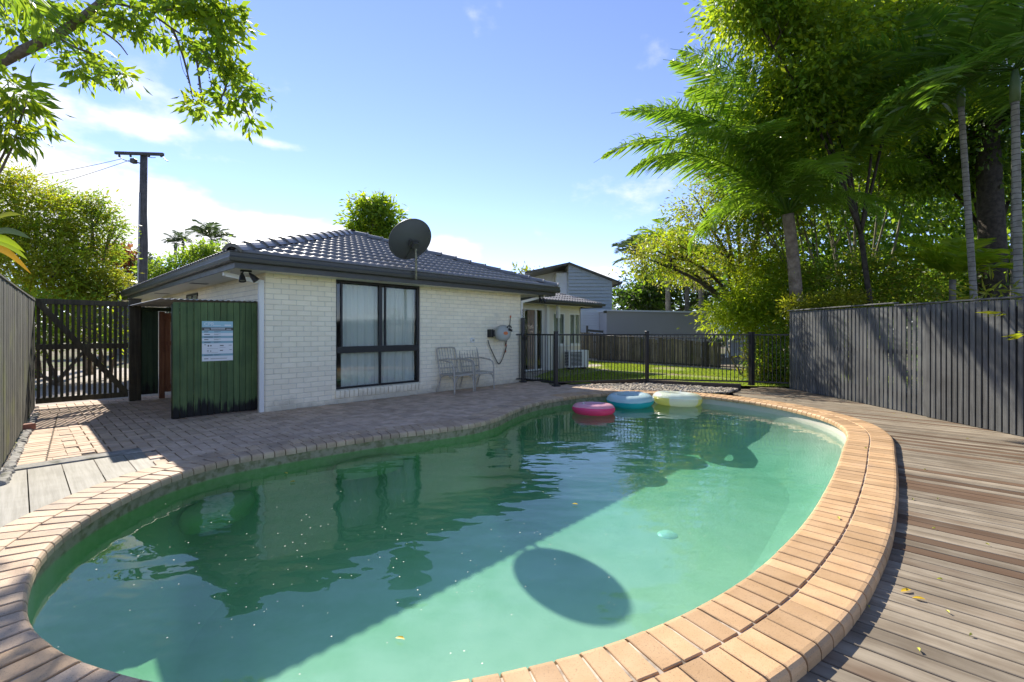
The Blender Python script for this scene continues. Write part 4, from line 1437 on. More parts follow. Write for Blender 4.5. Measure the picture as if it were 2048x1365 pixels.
# small print too fine to read: rules of ink
def ink(x0, x1, z, h, mat=M_sgd): band(z - h / 2, z + h / 2, mat, x0, x1, 'print', .0026)
ink(.36, .60, .895, .012, M_sgw); ink(.72, .94, .90, .035, M_sgw)
ink(.07, .24, .80, .014, M_sgw); ink(.28, .74, .825, .012, M_sgw); ink(.28, .74, .80, .012, M_sgw); ink(.78, .94, .80, .014, M_sgw)
for z, a in ((.732, .20), (.668, .25), (.602, .34), (.538, .20), (.472, .27), (.150, .34), (.060, .20)):
    ink(.07, a, z, .016)
    if z != .06: ink(.38, .60, z + .010, .006); ink(.38, .52, z - .006, .006)
ink(.27, .80, .066, .005); ink(.27, .8, .05, .005)
ink(.07, .13, .41, .012); ink(.18, .22, .385, .04); ink(.26, .30, .385, .03); ink(.57, .69, .385, .022); ink(.16, .50, .31, .004); ink(.57, .75, .335, .004)
ink(.16, .21, .255, .02); ink(.26, .29, .25, .025); ink(.57, .67, .26, .02); ink(.16, .5, .215, .004); ink(.86, .96, .39, .01); ink(.88, .96, .275, .01)

# gate
gl, gr = SX(71, G_line), SX(256, G_line)
gate = thing('timber_gate', 'dark slatted timber gate with a diagonal brace between fence and post', 'gate', H(gl, G_line, 0), HROT)
gw = gr - gl
npk = 17
for i in range(npk):
    a = i * gw / npk + .012
    me = MB().cbox(0, .042, 0, .012, .14 + random.uniform(-.005, .005), 1.80, .003).mesh('picket', M_gatewood)
    link_mesh('picket', me, gate, (a, 0, 0))
def rail(z, nm='rail'):
    me = MB().cbox(0, gw, -.038, -.001, z - .045, z + .045, .004).mesh(nm, M_gatewood); return link_mesh(nm, me, gate, (0, 0, 0))
rail(1.775); rail(1.02); rail(.13)
m = MB(); m.bar((.03, -.048, 1.75), (gw - .03, -.048, .17), .085, .02, (0, -1, 0)); 
b_ = m.build('brace', M_gatewood, gate)
p_ = thing('gate_post', 'dark square timber post at the right end of the slatted gate', 'post', H(gr + .10, G_line, 0), HROT)
m = MB(); m.cbox(-.085, .085, -.06, .06, 0, 1.86, .008); m.cbox(-.095, .095, -.07, .07, 1.861, 1.885, .005)
m.build('post', M_gatewood, p_)
# fixed dark green boards and brown door behind the screen
gp_ = thing('green_boards', 'narrow dark green board panel between gate post and brown door', 'panel', H(gr + .19, G_line, 0), HROT)
for i in range(3):
    MB().cbox(i * .085, i * .085 + .0848, -.01, .012, .10, 1.66, .004).build('board', M_greendk, gp_)
MB().cbox(-.005, 1.2, -.035, .03, 1.661, 1.73, .005).build('head_beam', M_greendk, gp_)
bd0 = gr + .19 + .27
bd = thing('brown_door', 'red-brown boarded timber door half hidden behind the green screen', 'door', H(bd0, G_line, 0), HROT)
for i in range(9):
    MB().cbox(.09 + i * .095, .09 + i * .095 + .091, -.008, .012, .12, 1.63, .004).build('board', M_brown, bd)
m = MB(); m.cbox(.0, .085, -.03, .04, 0.0, 1.655, .006); m.build('door_post', M_brown, bd)
for z in (.22, 1.05, 1.55): MB().cbox(.09, .93, -.03, -.009, z - .035, z + .035, .004).build('rail', M_brown, bd)

# left fence
fa, fb = H(*FENCE_A), H(*FENCE_B)
fv = (fb - fa); flen = fv.length; fdir = fv.normalized(); frot = math.atan2(fdir.y, fdir.x)
lf = thing('paling_fence', 'tall weathered grey paling fence streaked with yellow-green at far left', 'fence', fa, frot)
nb_ = int(flen / .098)
for i in range(nb_):
    me = MB().cbox(0, .094, -.010, .008, .02 + random.uniform(0, .03), 1.765 + i * .0012 + random.uniform(-.003, .003), .003).mesh('paling', M_fenceold)
    link_mesh('paling', me, lf, (i * .098, random.uniform(-.003, .003), 0), (0, 0, random.uniform(-.02, .02)))
for z in (.35, 1.0, 1.55): MB().box(0, flen, .010, .05, z - .035, z + .035).build('rail', M_fenceold, lf)
MB().cbox(-.02, flen + .01, -.02, .035, 1.772, 1.795, .004).build('capping', M_fenceold, lf)
# broken concrete edging along its foot, and a loose brick
ed = thing('concrete_edging', 'rough broken concrete edging along the foot of the left paling fence', 'edging', fa, frot)
xx = .1
while xx < flen - .9:
    l = random.uniform(.18, .42)
    m = MB()
    P = []
    nseg = 6
    for i in range(nseg + 1):
        for (y, z) in ((-.02, -.03), (-.022, .02), (-.045, .03), (-.085, .018), (-.10, -.03)):
            P.append((i * l / nseg, y + random.uniform(-.012, .012), z + random.uniform(-.010, .010)))
    F = [(i * 5 + k, i * 5 + k + 1, (i + 1) * 5 + k + 1, (i + 1) * 5 + k) for i in range(nseg) for k in range(4)] + [(0, 1, 2, 3, 4), tuple(nseg * 5 + k for k in (4, 3, 2, 1, 0))]
    o = m.add(P, F).build('chunk', M_concrete, ed); o.location.x = xx
    xx += l + .01
lb = thing('loose_brick', 'single red-brown brick lying by the foot of the left fence', 'brick', G(44, 858, .03), HROT + .35)
MB().cbox(-.115, .115, -.055, .055, -.02, .055, .006).build('brick', stone('red_brick', (.22, .10, .07), (.30, .15, .10), 9, .85, 0), lb)

# ================================================================== black tubular pool fence
posts = [G(1024, 765.5), G(1046, 765), G(1112, 773), G(1294, 766), G(1503, 771), Vector((6.40, 10.72, 0))]
def fence_panel(a, b, label, name='tubular_fence', cat='fence', z0=.07, z1=1.215, gap=.092, n=None, t=.009):
    d = b - a; L = d.length; rz = math.atan2(d.y, d.x)
    o = thing(name, label, cat, a, rz)
    MB().cbox(.02, L - .02, -.017, .017, z1 - .035, z1, .004).build('top_rail', M_black, o)
    MB().cbox(.02, L - .02, -.017, .017, z0, z0 + .035, .004).build('bottom_rail', M_black, o)
    n = n or max(2, int(L / gap))
    me = MB().tube([(0, 0, z0 + .036), (0, 0, z1 - .036)], t, 6).mesh('baluster', M_black)
    for i in range(n):
        link_mesh('baluster', me, o, (.05 + (L - .1) * (i + .5) / n, 0, 0))
    return o
fence_panel(posts[0], posts[1], 'short black tubular fence stub between brick wall and gate latch post', gap=.1)
pg = fence_panel(posts[1], posts[2], 'black tubular pool gate nearest the brick wall', 'pool_gate', 'gate')
MB().cbox(.06, .13, -.05, .02, 1.07, 1.14, .005).build('latch', M_black, pg)
fence_panel(posts[2], posts[3], 'black tubular pool fence panel behind the pink and blue pool rings')
fence_panel(posts[3], posts[4], 'black tubular pool fence panel behind the yellow ring, above the long sleeper')
fence_panel(posts[4], posts[5], 'short black tubular fence panel joining the tall charcoal fence')
def fpost(p, h, w, label, base=True):
    o = thing('fence_post', label, 'post', p, 0.3)
    MB().cbox(-w / 2, w / 2, -w / 2, w / 2, 0, h, .004).build('post', M_black, o)
    MB().cbox(-w / 2 - .004, w / 2 + .004, -w / 2 - .004, w / 2 + .004, h + .0005, h + .014, .003).build('cap', M_black, o)
    if base: MB().cbox(-w / 2 - .04, w / 2 + .04, -w / 2 - .04, w / 2 + .04, 0, .03, .006).build('base_plate', M_black, o)
    return o
lp_ = fpost(posts[1], 1.60, .075, 'tall black latch post of the pool gate')
m = MB()
for i in range(9): m.tube([(.0, 0, 1.62 + i * .024), (.012 * math.sin(i * 2.4), .012 * math.cos(i * 2.4), 1.64 + i * .024)], .010, 6)
m.build('latch_chain', M_black, lp_)
fpost(posts[2], 1.265, .085, 'black hinge post of the pool gate with bolted foot')
M_brz = paint('brown_grey_post', (.055, .048, .04), .5)
fpost(posts[3], 1.27, .075, 'dark post of the pool fence behind the yellow pool ring', False)
fpost(posts[4], 1.25, .105, 'thick dark post of the pool fence beside the green hedge', False)
# sleeper under the fence
def sleeper(a, b, label):
    d = Vector(b) - Vector(a); L = d.length
    o = thing('timber_sleeper', label, 'sleeper', (a[0], a[1], -.10), math.atan2(d.y, d.x), 'dark sleepers retaining the lawn')
    link_mesh('beam', MB().cbox(0, L, -.05, .05, 0, .165, .01, None, .004).mesh('beam', M_sleeper), o)
sleeper((1.95, 11.42), (3.37, 11.60), 'shorter dark timber sleeper under the pool fence behind the blue ring')
sleeper((3.40, 11.60), (5.28, 10.72), 'longer dark timber sleeper under the pool fence right of the middle post')
# ================================================================== tall charcoal batten fence on the right
rf = thing('batten_fence', 'tall charcoal-stained timber batten fence along the right of the deck', 'fence', (RFX, 10.78, -.06), -PI / 2)
LF = 10.2
seg_at = 3.55
n_b = 0
y = 0.0
while y < LF:
    far = y < seg_at
    w = random.uniform(.064, .070); g_ = .026 if far else .020
    if far: g_ = random.choice([.024, .028, .032])
    h = 1.80 - .012 * y + random.uniform(-.004, .004)
    me = MB().cbox(0, w, -.011, .011, .02, h, .003).mesh('batten', M_fencegrey)
    link_mesh('batten', me, rf, (y, random.uniform(-.002, .002) - (0.0 if far else .03), 0), (0, random.uniform(-.003, .003), random.uniform(-.015, .015)))
    y += w + g_; n_b += 1
for z in (.30, 1.0, 1.62):
    MB().box(0, seg_at, .012, .05, z - .035, z + .035).build('rail', M_fencegrey, rf)
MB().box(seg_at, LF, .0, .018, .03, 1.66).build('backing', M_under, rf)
for z0, x0_, x1_ in ((1.805, -.02, 3.0), (1.765, 3.0, 6.5), (1.725, 6.5, LF)):
    m = MB(); m.cbox(x0_, x1_, -.05, .04, z0 - .0, z0 + .022, .004); m.build('capping', M_fencegrey, rf)
for x_ in (.04, 1.9, 3.55):
    MB().cbox(x_, x_ + .09, .051, .14, -.1, 1.74, .006).build('post', M_fencegrey, rf)

# ================================================================== inflatable rings
def ring_mat(name, top, bot, mid=None, clear=.25, zsplit=0.0):
    m, ns, ls = new_mat(name)
    t = nd(ns, 'ShaderNodeTexCoord'); sp = nd(ns, 'ShaderNodeSeparateXYZ'); ls.new(t.outputs['Object'], sp.inputs[0])
    n1 = noise(ns, ls, t.outputs['Object'], 3, 3)
    f = ramp(ns, ls, mth(ns, ls, 'ADD', sp.outputs[2], mth(ns, ls, 'MULTIPLY', n1, .03)), zsplit + .012, zsplit + .020)
    col = mixc(ns, ls, f, bot, top)
    if mid:
        an = mth(ns, ls, 'ARCTAN2', sp.outputs[1], sp.outputs[0])
        s = ramp(ns, ls, mth(ns, ls, 'SINE', mth(ns, ls, 'MULTIPLY', an, 3.0)), .25, .35)
        col = mixc(ns, ls, mth(ns, ls, 'MULTIPLY', s, mth(ns, ls, 'SUBTRACT', 1.0, mth(ns, ls, 'MULTIPLY', f, .8))), col, mid)
    p = nd(ns, 'ShaderNodeBsdfPrincipled'); ls.new(col, p.inputs['Base Color'])
    p.inputs['Roughness'].default_value = .22; p.inputs['Specular IOR Level'].default_value = .5
    tr = nd(ns, 'ShaderNodeBsdfTranslucent'); ls.new(col, tr.inputs[0])
    x = nd(ns, 'ShaderNodeMixShader'); x.inputs[0].default_value = .4
    ls.new(p.outputs[0], x.inputs[1]); ls.new(tr.outputs[0], x.inputs[2])
    o = nd(ns, 'ShaderNodeOutputMaterial'); ls.new(x.outputs[0], o.inputs[0])
    return m
def ring(c, R0, r, label, mat, seam, tilt=(0, 0)):
    t = thing('pool_ring', label, 'pool ring', (c[0], c[1], WZ + r * .62), 0, 'inflatable rings floating at the far end')
    t.rotation_euler = (tilt[0], tilt[1], random.uniform(0, 6))
    n, k = 64, 24; V = []
    for i in range(n):
        a = 2 * PI * i / n
        w = 1 + .012 * math.sin(a * 13) + .008 * math.sin(a * 29 + 1)
        for j in range(k):
            b = 2 * PI * j / k
            pk = .022 * max(0, -math.cos(b)) ** 6 * math.sin(a * 31)       # puckered inner seam
            rr_ = R0 + r * math.cos(b) * 1.05 * w
            V.append((rr_ * math.cos(a), rr_ * math.sin(a), r * .80 * math.sin(b) * w + pk))
    F = [(i * k + j, ((i + 1) % n) * k + j, ((i + 1) % n) * k + (j + 1) % k, i * k + (j + 1) % k) for i in range(n) for j in range(k)]
    link_mesh('tube', mesh_np('tube', V, F, mat, True), t)
    s = MB(); s.tube([((R0 + r * 1.055) * math.cos(2 * PI * i / 64), (R0 + r * 1.055) * math.sin(2 * PI * i / 64), .0) for i in range(65)], .0035, 5, False)
    s.build('seam', seam, t, True)
    v = MB(); v.lathe([(.012, 0), (.012, .018), (.008, .022), (0, .022)], 10, Matrix.Translation((R0, 0, r * .79))); v.build('valve', M_white, t, True)
    return t
M_rp = ring_mat('pink_vinyl', (.90, .52, .60), (.90, .09, .26), zsplit=.035)
M_rt = ring_mat('teal_vinyl', (.62, .78, .80), (.04, .50, .55), zsplit=.015)
M_ry = ring_mat('cream_vinyl', (.78, .86, .80), (.74, .74, .62), (.74, .70, .22), zsplit=.03)
ring(G(1187, 821, -.10), .245, .120, 'pink inflatable pool ring floating nearest the camera', M_rp, M_rp, (.03, -.04))
ring(G(1260, 803, -.08), .290, .150, 'teal and clear inflatable pool ring floating in the middle', M_rt, M_rt, (-.03, .03))
ring(G(1354, 801, -.08), .305, .155, 'cream and yellow inflatable pool ring floating on the right', M_ry, M_ry, (.02, .05))

# ================================================================== beyond the garden
M_clad = paint('blue_grey_cladding', (.36, .41, .43), .55, .06, scale=1.0)
M_cladl = paint('pale_grey_cladding', (.62, .67, .70), .5, .05, scale=1.0)
M_corr = paint('grey_corrugated_steel', (.36, .365, .38), .4, .06, spec=.5, scale=1.0)
nbd = 24.0
def X_at(px, d): return (px - CXP) / FPX * d
def Z_at(py, d): return EYE + (HYP - py) / FPX * d
nh = thing('neighbour_house', 'two-storey blue-grey clad house with skillion roof behind the rear wing', 'house', (X_at(1140, nbd), nbd, 0), 0)
ox = X_at(1140, nbd)
xa, xb = X_at(1137, nbd) - ox, X_at(1224, nbd) - ox
za, zb = Z_at(529, nbd), Z_at(563, nbd)
m = MB()
def prismXZ(P, y0, y1):
    n = len(P); V = [(x, y0, z) for x, z in P] + [(x, y1, z) for x, z in P]
    return V, [tuple(range(n)), tuple(range(2 * n - 1, n - 1, -1))] + [(i, n + i, n + (i + 1) % n, (i + 1) % n) for i in range(n)]
m.add(*prismXZ([(xa, 0), (xb, 0), (xb, zb), (xa, za)], 0, 8)); m.build('wall', M_clad, nh)
# lap boards
zz = 0.35
i = 0
while zz < za - .05:
    top = zz + .18
    xr = xb if top < zb else xa + (xb - xa) * max(0, (za - top)) / (za - zb)
    if xr - xa > .1:
        m = MB(); V = [(xa, -.06, zz), (xr, -.06, zz), (xr, -.004, top), (xa, -.004, top), (xa, 0, zz + .004), (xr, 0, zz + .004)]
        m.add(V, [(0, 1, 2, 3), (4, 5, 1, 0)]); m.build('cladding_board', M_clad, nh)
    zz += .18
x2 = X_at(1062, nbd + 2) - ox
zl = Z_at(553, nbd + 2)
m = MB(); m.add(*prismXZ([(x2, 0), (xa - .001, 0), (xa - .001, za - .02), (x2, zl)], 2.2, 8)); m.build('wall', M_cladl, nh)
m = MB(); m.box(xa - .55, xa - .002, .7, 2.2, 0, za - .35); m.build('wall', M_cladl, nh)
for k in range(22):
    z = 2.0 + k * .18
    if z + .18 < za - .36: MB().box(xa - .56, xa - .003, .68, .699, z + .01, z + .175).build('cladding_board', M_cladl, nh)
def slab(p, q, y0, y1, t, name, mat):
    m = MB(); (x0, z0), (x1, z1) = p, q
    m.add(*prismXZ([(x0, z0), (x1, z1), (x1, z1 + t), (x0, z0 + t)], y0, y1)); return m.build(name, mat, nh)
xe, ze = X_at(1239, nbd) - ox, Z_at(568, nbd)
rfm = slab((xa, za), (xe, ze), -.18, 8.3, .10, 'roof', M_charcoal)
slab((x2 - .4, zl - .12), (xa, za - .02), -.17, 8.3, .10, 'roof', M_charcoal)
m = MB(); m.cbox(xe - .05, xe + .07, -.36, 8.3, ze - .04, ze + .10, .02); m.build('gutter', M_charcoal, nh)
m = MB(); m.bar((xe, -.25, ze - .03), (xe, -.25, ze - .2), .07, .06, (0, 1, 0)); m.bar((xe, -.25, ze - .18), (xb + .04, -.04, ze - .26), .06, .06); m.build('downpipe', M_cladl, nh)
# lower wall of ribbed steel under the cladding
m = MB(); m.box(xa + .4, X_at(1216, nbd) - ox, -.12, -.03, 0, Z_at(620, nbd)); lw = m.build('lower_wall', M_cladl, nh)
for k in range(18):
    z = .9 + k * .085
    MB().cbox(xa + .4, X_at(1216, nbd) - ox, -.145, -.121, z, z + .05, .01).build('rib', M_cladl, lw)
# grey steel shed
sd = 22.0
shx0, shx1 = X_at(1213, sd), X_at(1421, sd)
shz0, shz1 = Z_at(622, sd), Z_at(626, sd)
sh = thing('steel_shed', 'long grey ribbed steel shed behind the garden palings', 'shed', (shx0, sd, 0), 0)
m = MB(); Ls = shx1 - shx0
m.add(*prismXZ([(0, 0), (Ls, 0), (Ls, shz1 - .02), (0, shz0 - .02)], 0, 4.5)); wl2 = m.build('wall', M_corr, sh)
for k in range(26):
    z = .55 + k * .062
    if z < shz1 - .1: MB().bar((0.01, -.002, z), (Ls - .01, -.002, z), .032, .022, (0, 0, 1)).build('rib', M_corr, wl2)
m = MB(); m.add(*prismXZ([(-.08, shz0 - .02), (Ls + .03, shz1 - .02), (Ls + .03, shz1 + .05), (-.08, shz0 + .05)], -.12, 4.6)); m.build('roof', M_cladl, sh)
m = MB(); m.cbox(-.16, -.02, -.2, -.05, shz0 - .12, shz0 + .0, .01); m.tube([(-.95, -.2, Z_at(652, sd)), (-.95, -.2, .8)], .05, 8); m.bar((-.95, -.2, Z_at(661, sd)), (-.2, -.2, Z_at(664, sd)), .12, .1); m.build('gutter_outlet', M_charcoal, sh)
# pale roofed carport further right
cp = thing('carport', 'low carport with pale blue-white metal roof at the right of the shed', 'carport', (X_at(1470, 26), 26, 0), 0)
m = MB()
c0x, c1x = X_at(1415, 26) - X_at(1470, 26), X_at(1560, 26) - X_at(1470, 26)
V = [(c0x, -2, Z_at(664, 24)), (c1x, -2, Z_at(664, 24)), (c1x, 3.5, Z_at(646, 29)), (c0x + .8, 3.5, Z_at(646, 29))]
V += [(x, y, z + .05) for x, y, z in V]
m.add(V, [(3, 2, 1, 0), (4, 5, 6, 7), (0, 1, 5, 4), (1, 2, 6, 5), (2, 3, 7, 6), (3, 0, 4, 7)])
m.build('roof', paint('pale_blue_roof', (.55, .62, .72), .4, .05), cp)
MB().box(c0x, c1x, -2.06, -2.001, Z_at(671, 24), Z_at(664, 24) - .002).build('fascia', M_corr, cp)
for k in range(5): MB().box(c0x + .3 + k * .9, c0x + .42 + k * .9, -1.6, -1.5, -.1, Z_at(665, 24)).build('post', M_cladl, cp)
MB().box(c0x + 1.4, c1x, .2, .3, -.1, 1.15).build('wall', paint('carport_wall', (.5, .55, .6), .6), cp)

# paling fence at the back of the lawn, with tubular fence in front
A, B = Vector((2.5, 21.9, 0)), Vector((7.2, 15.95, 0))
dv = B - A
pf = thing('garden_paling_fence', 'old mossy timber paling fence at the back of the lawn', 'fence', A, math.atan2(dv.y, dv.x))
L_ = dv.length; nn = int(L_ / .105)
for i in range(nn):
    t = i / nn
    top = 1.30 - .42 * t + random.uniform(-.03, .03)
    if .52 < t < .66: top -= .06
    me = MB().cbox(0, .094, -.008, .008, .02, top, .002).mesh('paling', M_paling)
    link_mesh('paling', me, pf, (i * .105 + random.uniform(-.006, .006), random.uniform(-.006, .006), 0), (0, random.uniform(-.02, .02), 0))
for z in (.3, .8): MB().box(0, L_, .01, .05, z - .03, z + .03).build('rail', M_paling, pf)
kb0, kb1 = Vector((3.6, 20.2, -.02)), Vector((8.6, 13.95, -.02))
kb = thing('concrete_kerb', 'thin pale concrete kerb along the back edge of the lawn', 'kerb', kb0, math.atan2(kb1.y - kb0.y, kb1.x - kb0.x))
MB().cbox(0, (kb1 - kb0).length, -.06, .06, -.05, .05, .01).build('kerb', M_concrete, kb)
kc = thing('concrete_kerb', 'pale concrete kerb curving past the air conditioner', 'kerb', (2.6, 22.2, -.02), math.atan2(-2.0, 1.0))
MB().cbox(0, 2.3, -.08, .08, -.05, .10, .015).build('kerb', M_concrete, kc)
bf = [kb0 + (kb1 - kb0) * t + Vector((.05, .1, .02)) for t in (-.12, .03, .13, .32, .63, 1.0)]
labs = ['far black tubular fence panel by the rear wing corner', 'short far black tubular fence panel in front of the palings, left', 'far black tubular fence panel left of the middle post', 'far black tubular fence panel in front of the lower palings', 'far black tubular fence panel in front of the carport']
for i in range(5):
    a = bf[i].copy(); b = bf[i + 1].copy()
    fence_panel(a, b, labs[i], 'far_tubular_fence', 'fence', .06, 1.12 - .02 * i, .11, None, .008)
    if i: fpost(a, 1.14, .05, ['', 'far thin black fence post nearest the rear wing', 'far thin black fence post second from the rear wing', 'far thin black fence post third from the rear wing', 'far thin black fence post in front of the shed end'][i], False)

# power pole with cross-arm and wires
pd_ = 23.0
pb_ = Vector((X_at(286, pd_), pd_, -.1))
pole = thing('power_pole', 'tall dark timber power pole with cross-arm behind the house', 'power pole', pb_, 0)
zt = Z_at(307, pd_) + .1
M_pole = wood('pole_timber', (.05, .048, .045), (.11, .105, .10), 'Z', 0, .85)
m = MB(); m.tube([(-.02, 0, 0), (-.04, 0, 3), (.03, 0, 5.6), (.0, 0, 7.2), (.05, 0, zt)], [.20, .19, .18, .165, .15], 12); m.build('shaft', M_pole, pole, True)
m = MB(); ya_ = zt - .10
m.bar((-1.20, -.2, ya_ + .04), (1.16, -.2, ya_ - .03), .12, .13); m.build('cross_arm', M_pole, pole)
for xi in (-1.0, -.45, .45, 1.05):
    m = MB(); m.lathe([(.02, 0), (.05, -.03), (.05, -.09), (.025, -.12), (0, -.13)], 10, Matrix.Translation((xi, -.2, ya_ - .05))); m.build('insulator', M_charcoal, pole, True)
m = MB(); m.cbox(-.38, -.16, -.35, -.12, ya_ - .48, ya_ - .26, .02); m.tube([(-.2, -.2, ya_ - .4), (.0, -.1, ya_ - .45)], .03, 6); m.build('bracket', M_charcoal, pole)
m = MB(); m.tube([(-.02, -.17, zt - 2.0), (-.06, -.19, 5.0), (-.11, -.19, 3.2), (-.05, -.21, 2.2), (-.08, -.21, 1.2)], .04, 8); m.build('conduit', stone('grey_conduit', (.25, .25, .24), (.36, .36, .35), 20, .5, 0), pole, True)
M_wire = paint('black_wire', (.02, .02, .02), .5)
def wire(a, b, sag, label, r=.014):
    a, b = Vector(a), Vector(b); P = []
    for i in range(17):
        t = i / 16; p = a.lerp(b, t); p.z -= sag * 4 * t * (1 - t); P.append(tuple(p - a))
    o = MB().tube(P, r, 5).build('overhead_wire', M_wire)
    o.location = a; tag(o, label, 'wire', 'overhead wires')
base = Vector((pb_.x, pb_.y, -.1))
wire(base + Vector((-.9, -.2, ya_ - .25)), at(-60, 372, 20), .1, 'upper overhead wire running left from the power pole', .012)
wire(base + Vector((-.45, -.2, ya_ - .3)), at(-120, 430, 19), .12, 'lower overhead wire running left from the power pole', .012)
wire(base + Vector((1.1, -.2, ya_ - .06)), base + Vector((1.75, -.7, ya_ - .55)), .05, 'short frayed wire end hanging right of the cross-arm', .02)
wire(base + Vector((.3, -.2, ya_ - .10)), base + Vector((1.0, -.5, ya_ - .30)), .04, 'short wire below the right half of the cross-arm', .014)
wire(base + Vector((-1.0, -.2, ya_ - .15)), base + Vector((-.3, -.3, ya_ - .42)), .06, 'looped jumper wire below the left half of the cross-arm', .018)

# ================================================================== vegetation
rng = np.random.default_rng(11)
L_bright = leafmat('leaf_bright', (.085, .160, .010), (.185, .245, .018), (.36, .58, .015), (.72, .76, .03), .5)
L_mid = leafmat('leaf_mid', (.062, .125, .014), (.125, .190, .024), (.24, .46, .025), (.50, .62, .04), .5)
L_dark = leafmat('leaf_dark', (.040, .085, .014), (.085, .140, .022), (.13, .30, .025), (.27, .42, .03), .46)
L_yellow = leafmat('leaf_yellow', (.11, .15, .012), (.20, .20, .018), (.36, .44, .02), (.58, .52, .03), .48)
L_olive = leafmat('leaf_olive', (.10, .125, .022), (.19, .175, .034), (.28, .38, .02), (.54, .48, .06), .46)
L_grey = leafmat('leaf_greygreen', (.055, .085, .035), (.11, .14, .06), (.08, .15, .05), (.16, .22, .07), .3)
L_red = leafmat('leaf_red', (.25, .06, .03), (.35, .12, .05), (.4, .08, .03), (.5, .2, .06), .4)
L_palm = leafmat('palm_leaflet', (.060, .130, .014), (.125, .205, .026), (.22, .48, .02), (.46, .64, .04), .46, .35, .5)
L_palmdk = leafmat('palm_leaflet_dark', (.042, .090, .012), (.080, .135, .020), (.15, .34, .02), (.32, .48, .03), .46, .35, .4)
def ringed():
    m, ns, ls = new_mat('ringed_palm_bark')
    g = nd(ns, 'ShaderNodeNewGeometry'); sp_ = nd(ns, 'ShaderNodeSeparateXYZ'); ls.new(g.outputs['Position'], sp_.inputs[0])
    n1 = noise(ns, ls, g.outputs['Position'], 7, 5)
    z = mth(ns, ls, 'ADD', mth(ns, ls, 'MULTIPLY', sp_.outputs[2], 11.0), mth(ns, ls, 'MULTIPLY', n1, .5))
    f = mth(ns, ls, 'FRACT', z)
    col = mixc(ns, ls, ramp(ns, ls, n1, .3, .7), (.16, .145, .11), (.27, .25, .20))
    col = mixc(ns, ls, mth(ns, ls, 'SUBTRACT', 1.0, ramp(ns, ls, f, .04, .22)), col, (.055, .046, .034))
    finish(ns, ls, col, .85, n1, .4, .01)
    return m
M_ringed = ringed()
M_straw = stone('straw_flower_stalk', (.42, .34, .20), (.58, .48, .30), 15, .9, .3)

def leaf_quads(P, D, ln, wd, bend=.25):
    """narrow pointed leaves: base, two sides, tip"""
    n = len(P)
    rv = rng.normal(size=(n, 3))
    S_ = np.cross(D, rv); S_ /= (np.linalg.norm(S_, axis=1, keepdims=True) + 1e-9)
    N_ = np.cross(S_, D)
    V = np.empty((n, 4, 3), np.float32)
    mid = P + D * (ln * .48)[:, None] + N_ * (ln * bend * .18)[:, None]
    V[:, 0] = P
    V[:, 1] = mid - S_ * (wd * .5)[:, None]
    V[:, 2] = P + D * ln[:, None] - N_ * (ln * bend * .2)[:, None]
    V[:, 3] = mid + S_ * (wd * .5)[:, None]
    return V
def crown_points(clusters, leaf_per_clump=34, clump_r=.22):
    pts = []; dirs = []
    for (cx, cy, cz, rx, ry, rz, n) in clusters:
        k = max(3, int(n / leaf_per_clump))
        u = rng.normal(size=(k, 3)); u /= np.linalg.norm(u, axis=1, keepdims=True)
        rad = rng.uniform(.35, 1.0, (k, 1)) ** .6 * (1 + .16 * rng.normal(size=(k, 1)))
        cc = np.array([cx, cy, cz]) + u * rad * np.array([rx, ry, rz])
        which = rng.integers(0, k, n)
        sp = clump_r * rng.uniform(.6, 1.4, (k, 1))
        o = rng.normal(size=(n, 3)) * sp[which] * np.array([1, 1, .7])
        pts.append(cc[which] + o)
        d = o / (np.linalg.norm(o, axis=1, keepdims=True) + 1e-6) * .8 + u[which] * .5 + rng.normal(size=(n, 3)) * .55
        dirs.append(d)
    return np.concatenate(pts), np.concatenate(dirs)
def crown(parent, clusters, mat, leaf=.12, asp=.42, droop=.35, clump_r=.22, per=34, name='crown', base=None):
    P, D = crown_points(clusters, per, clump_r)
    D[:, 2] -= droop
    D /= np.linalg.norm(D, axis=1, keepdims=True) + 1e-9
    n = len(P)
    ln = leaf * rng.uniform(.45, 1.45, n)
    V = leaf_quads(P, D, ln, ln * asp)
    V = V.reshape(-1, 3)
    if base is not None: V = V - np.array(base, np.float32)
    o = link_mesh(name, mesh_np(name, V, np.arange(n * 4).reshape(-1, 4), mat), parent)
    return o
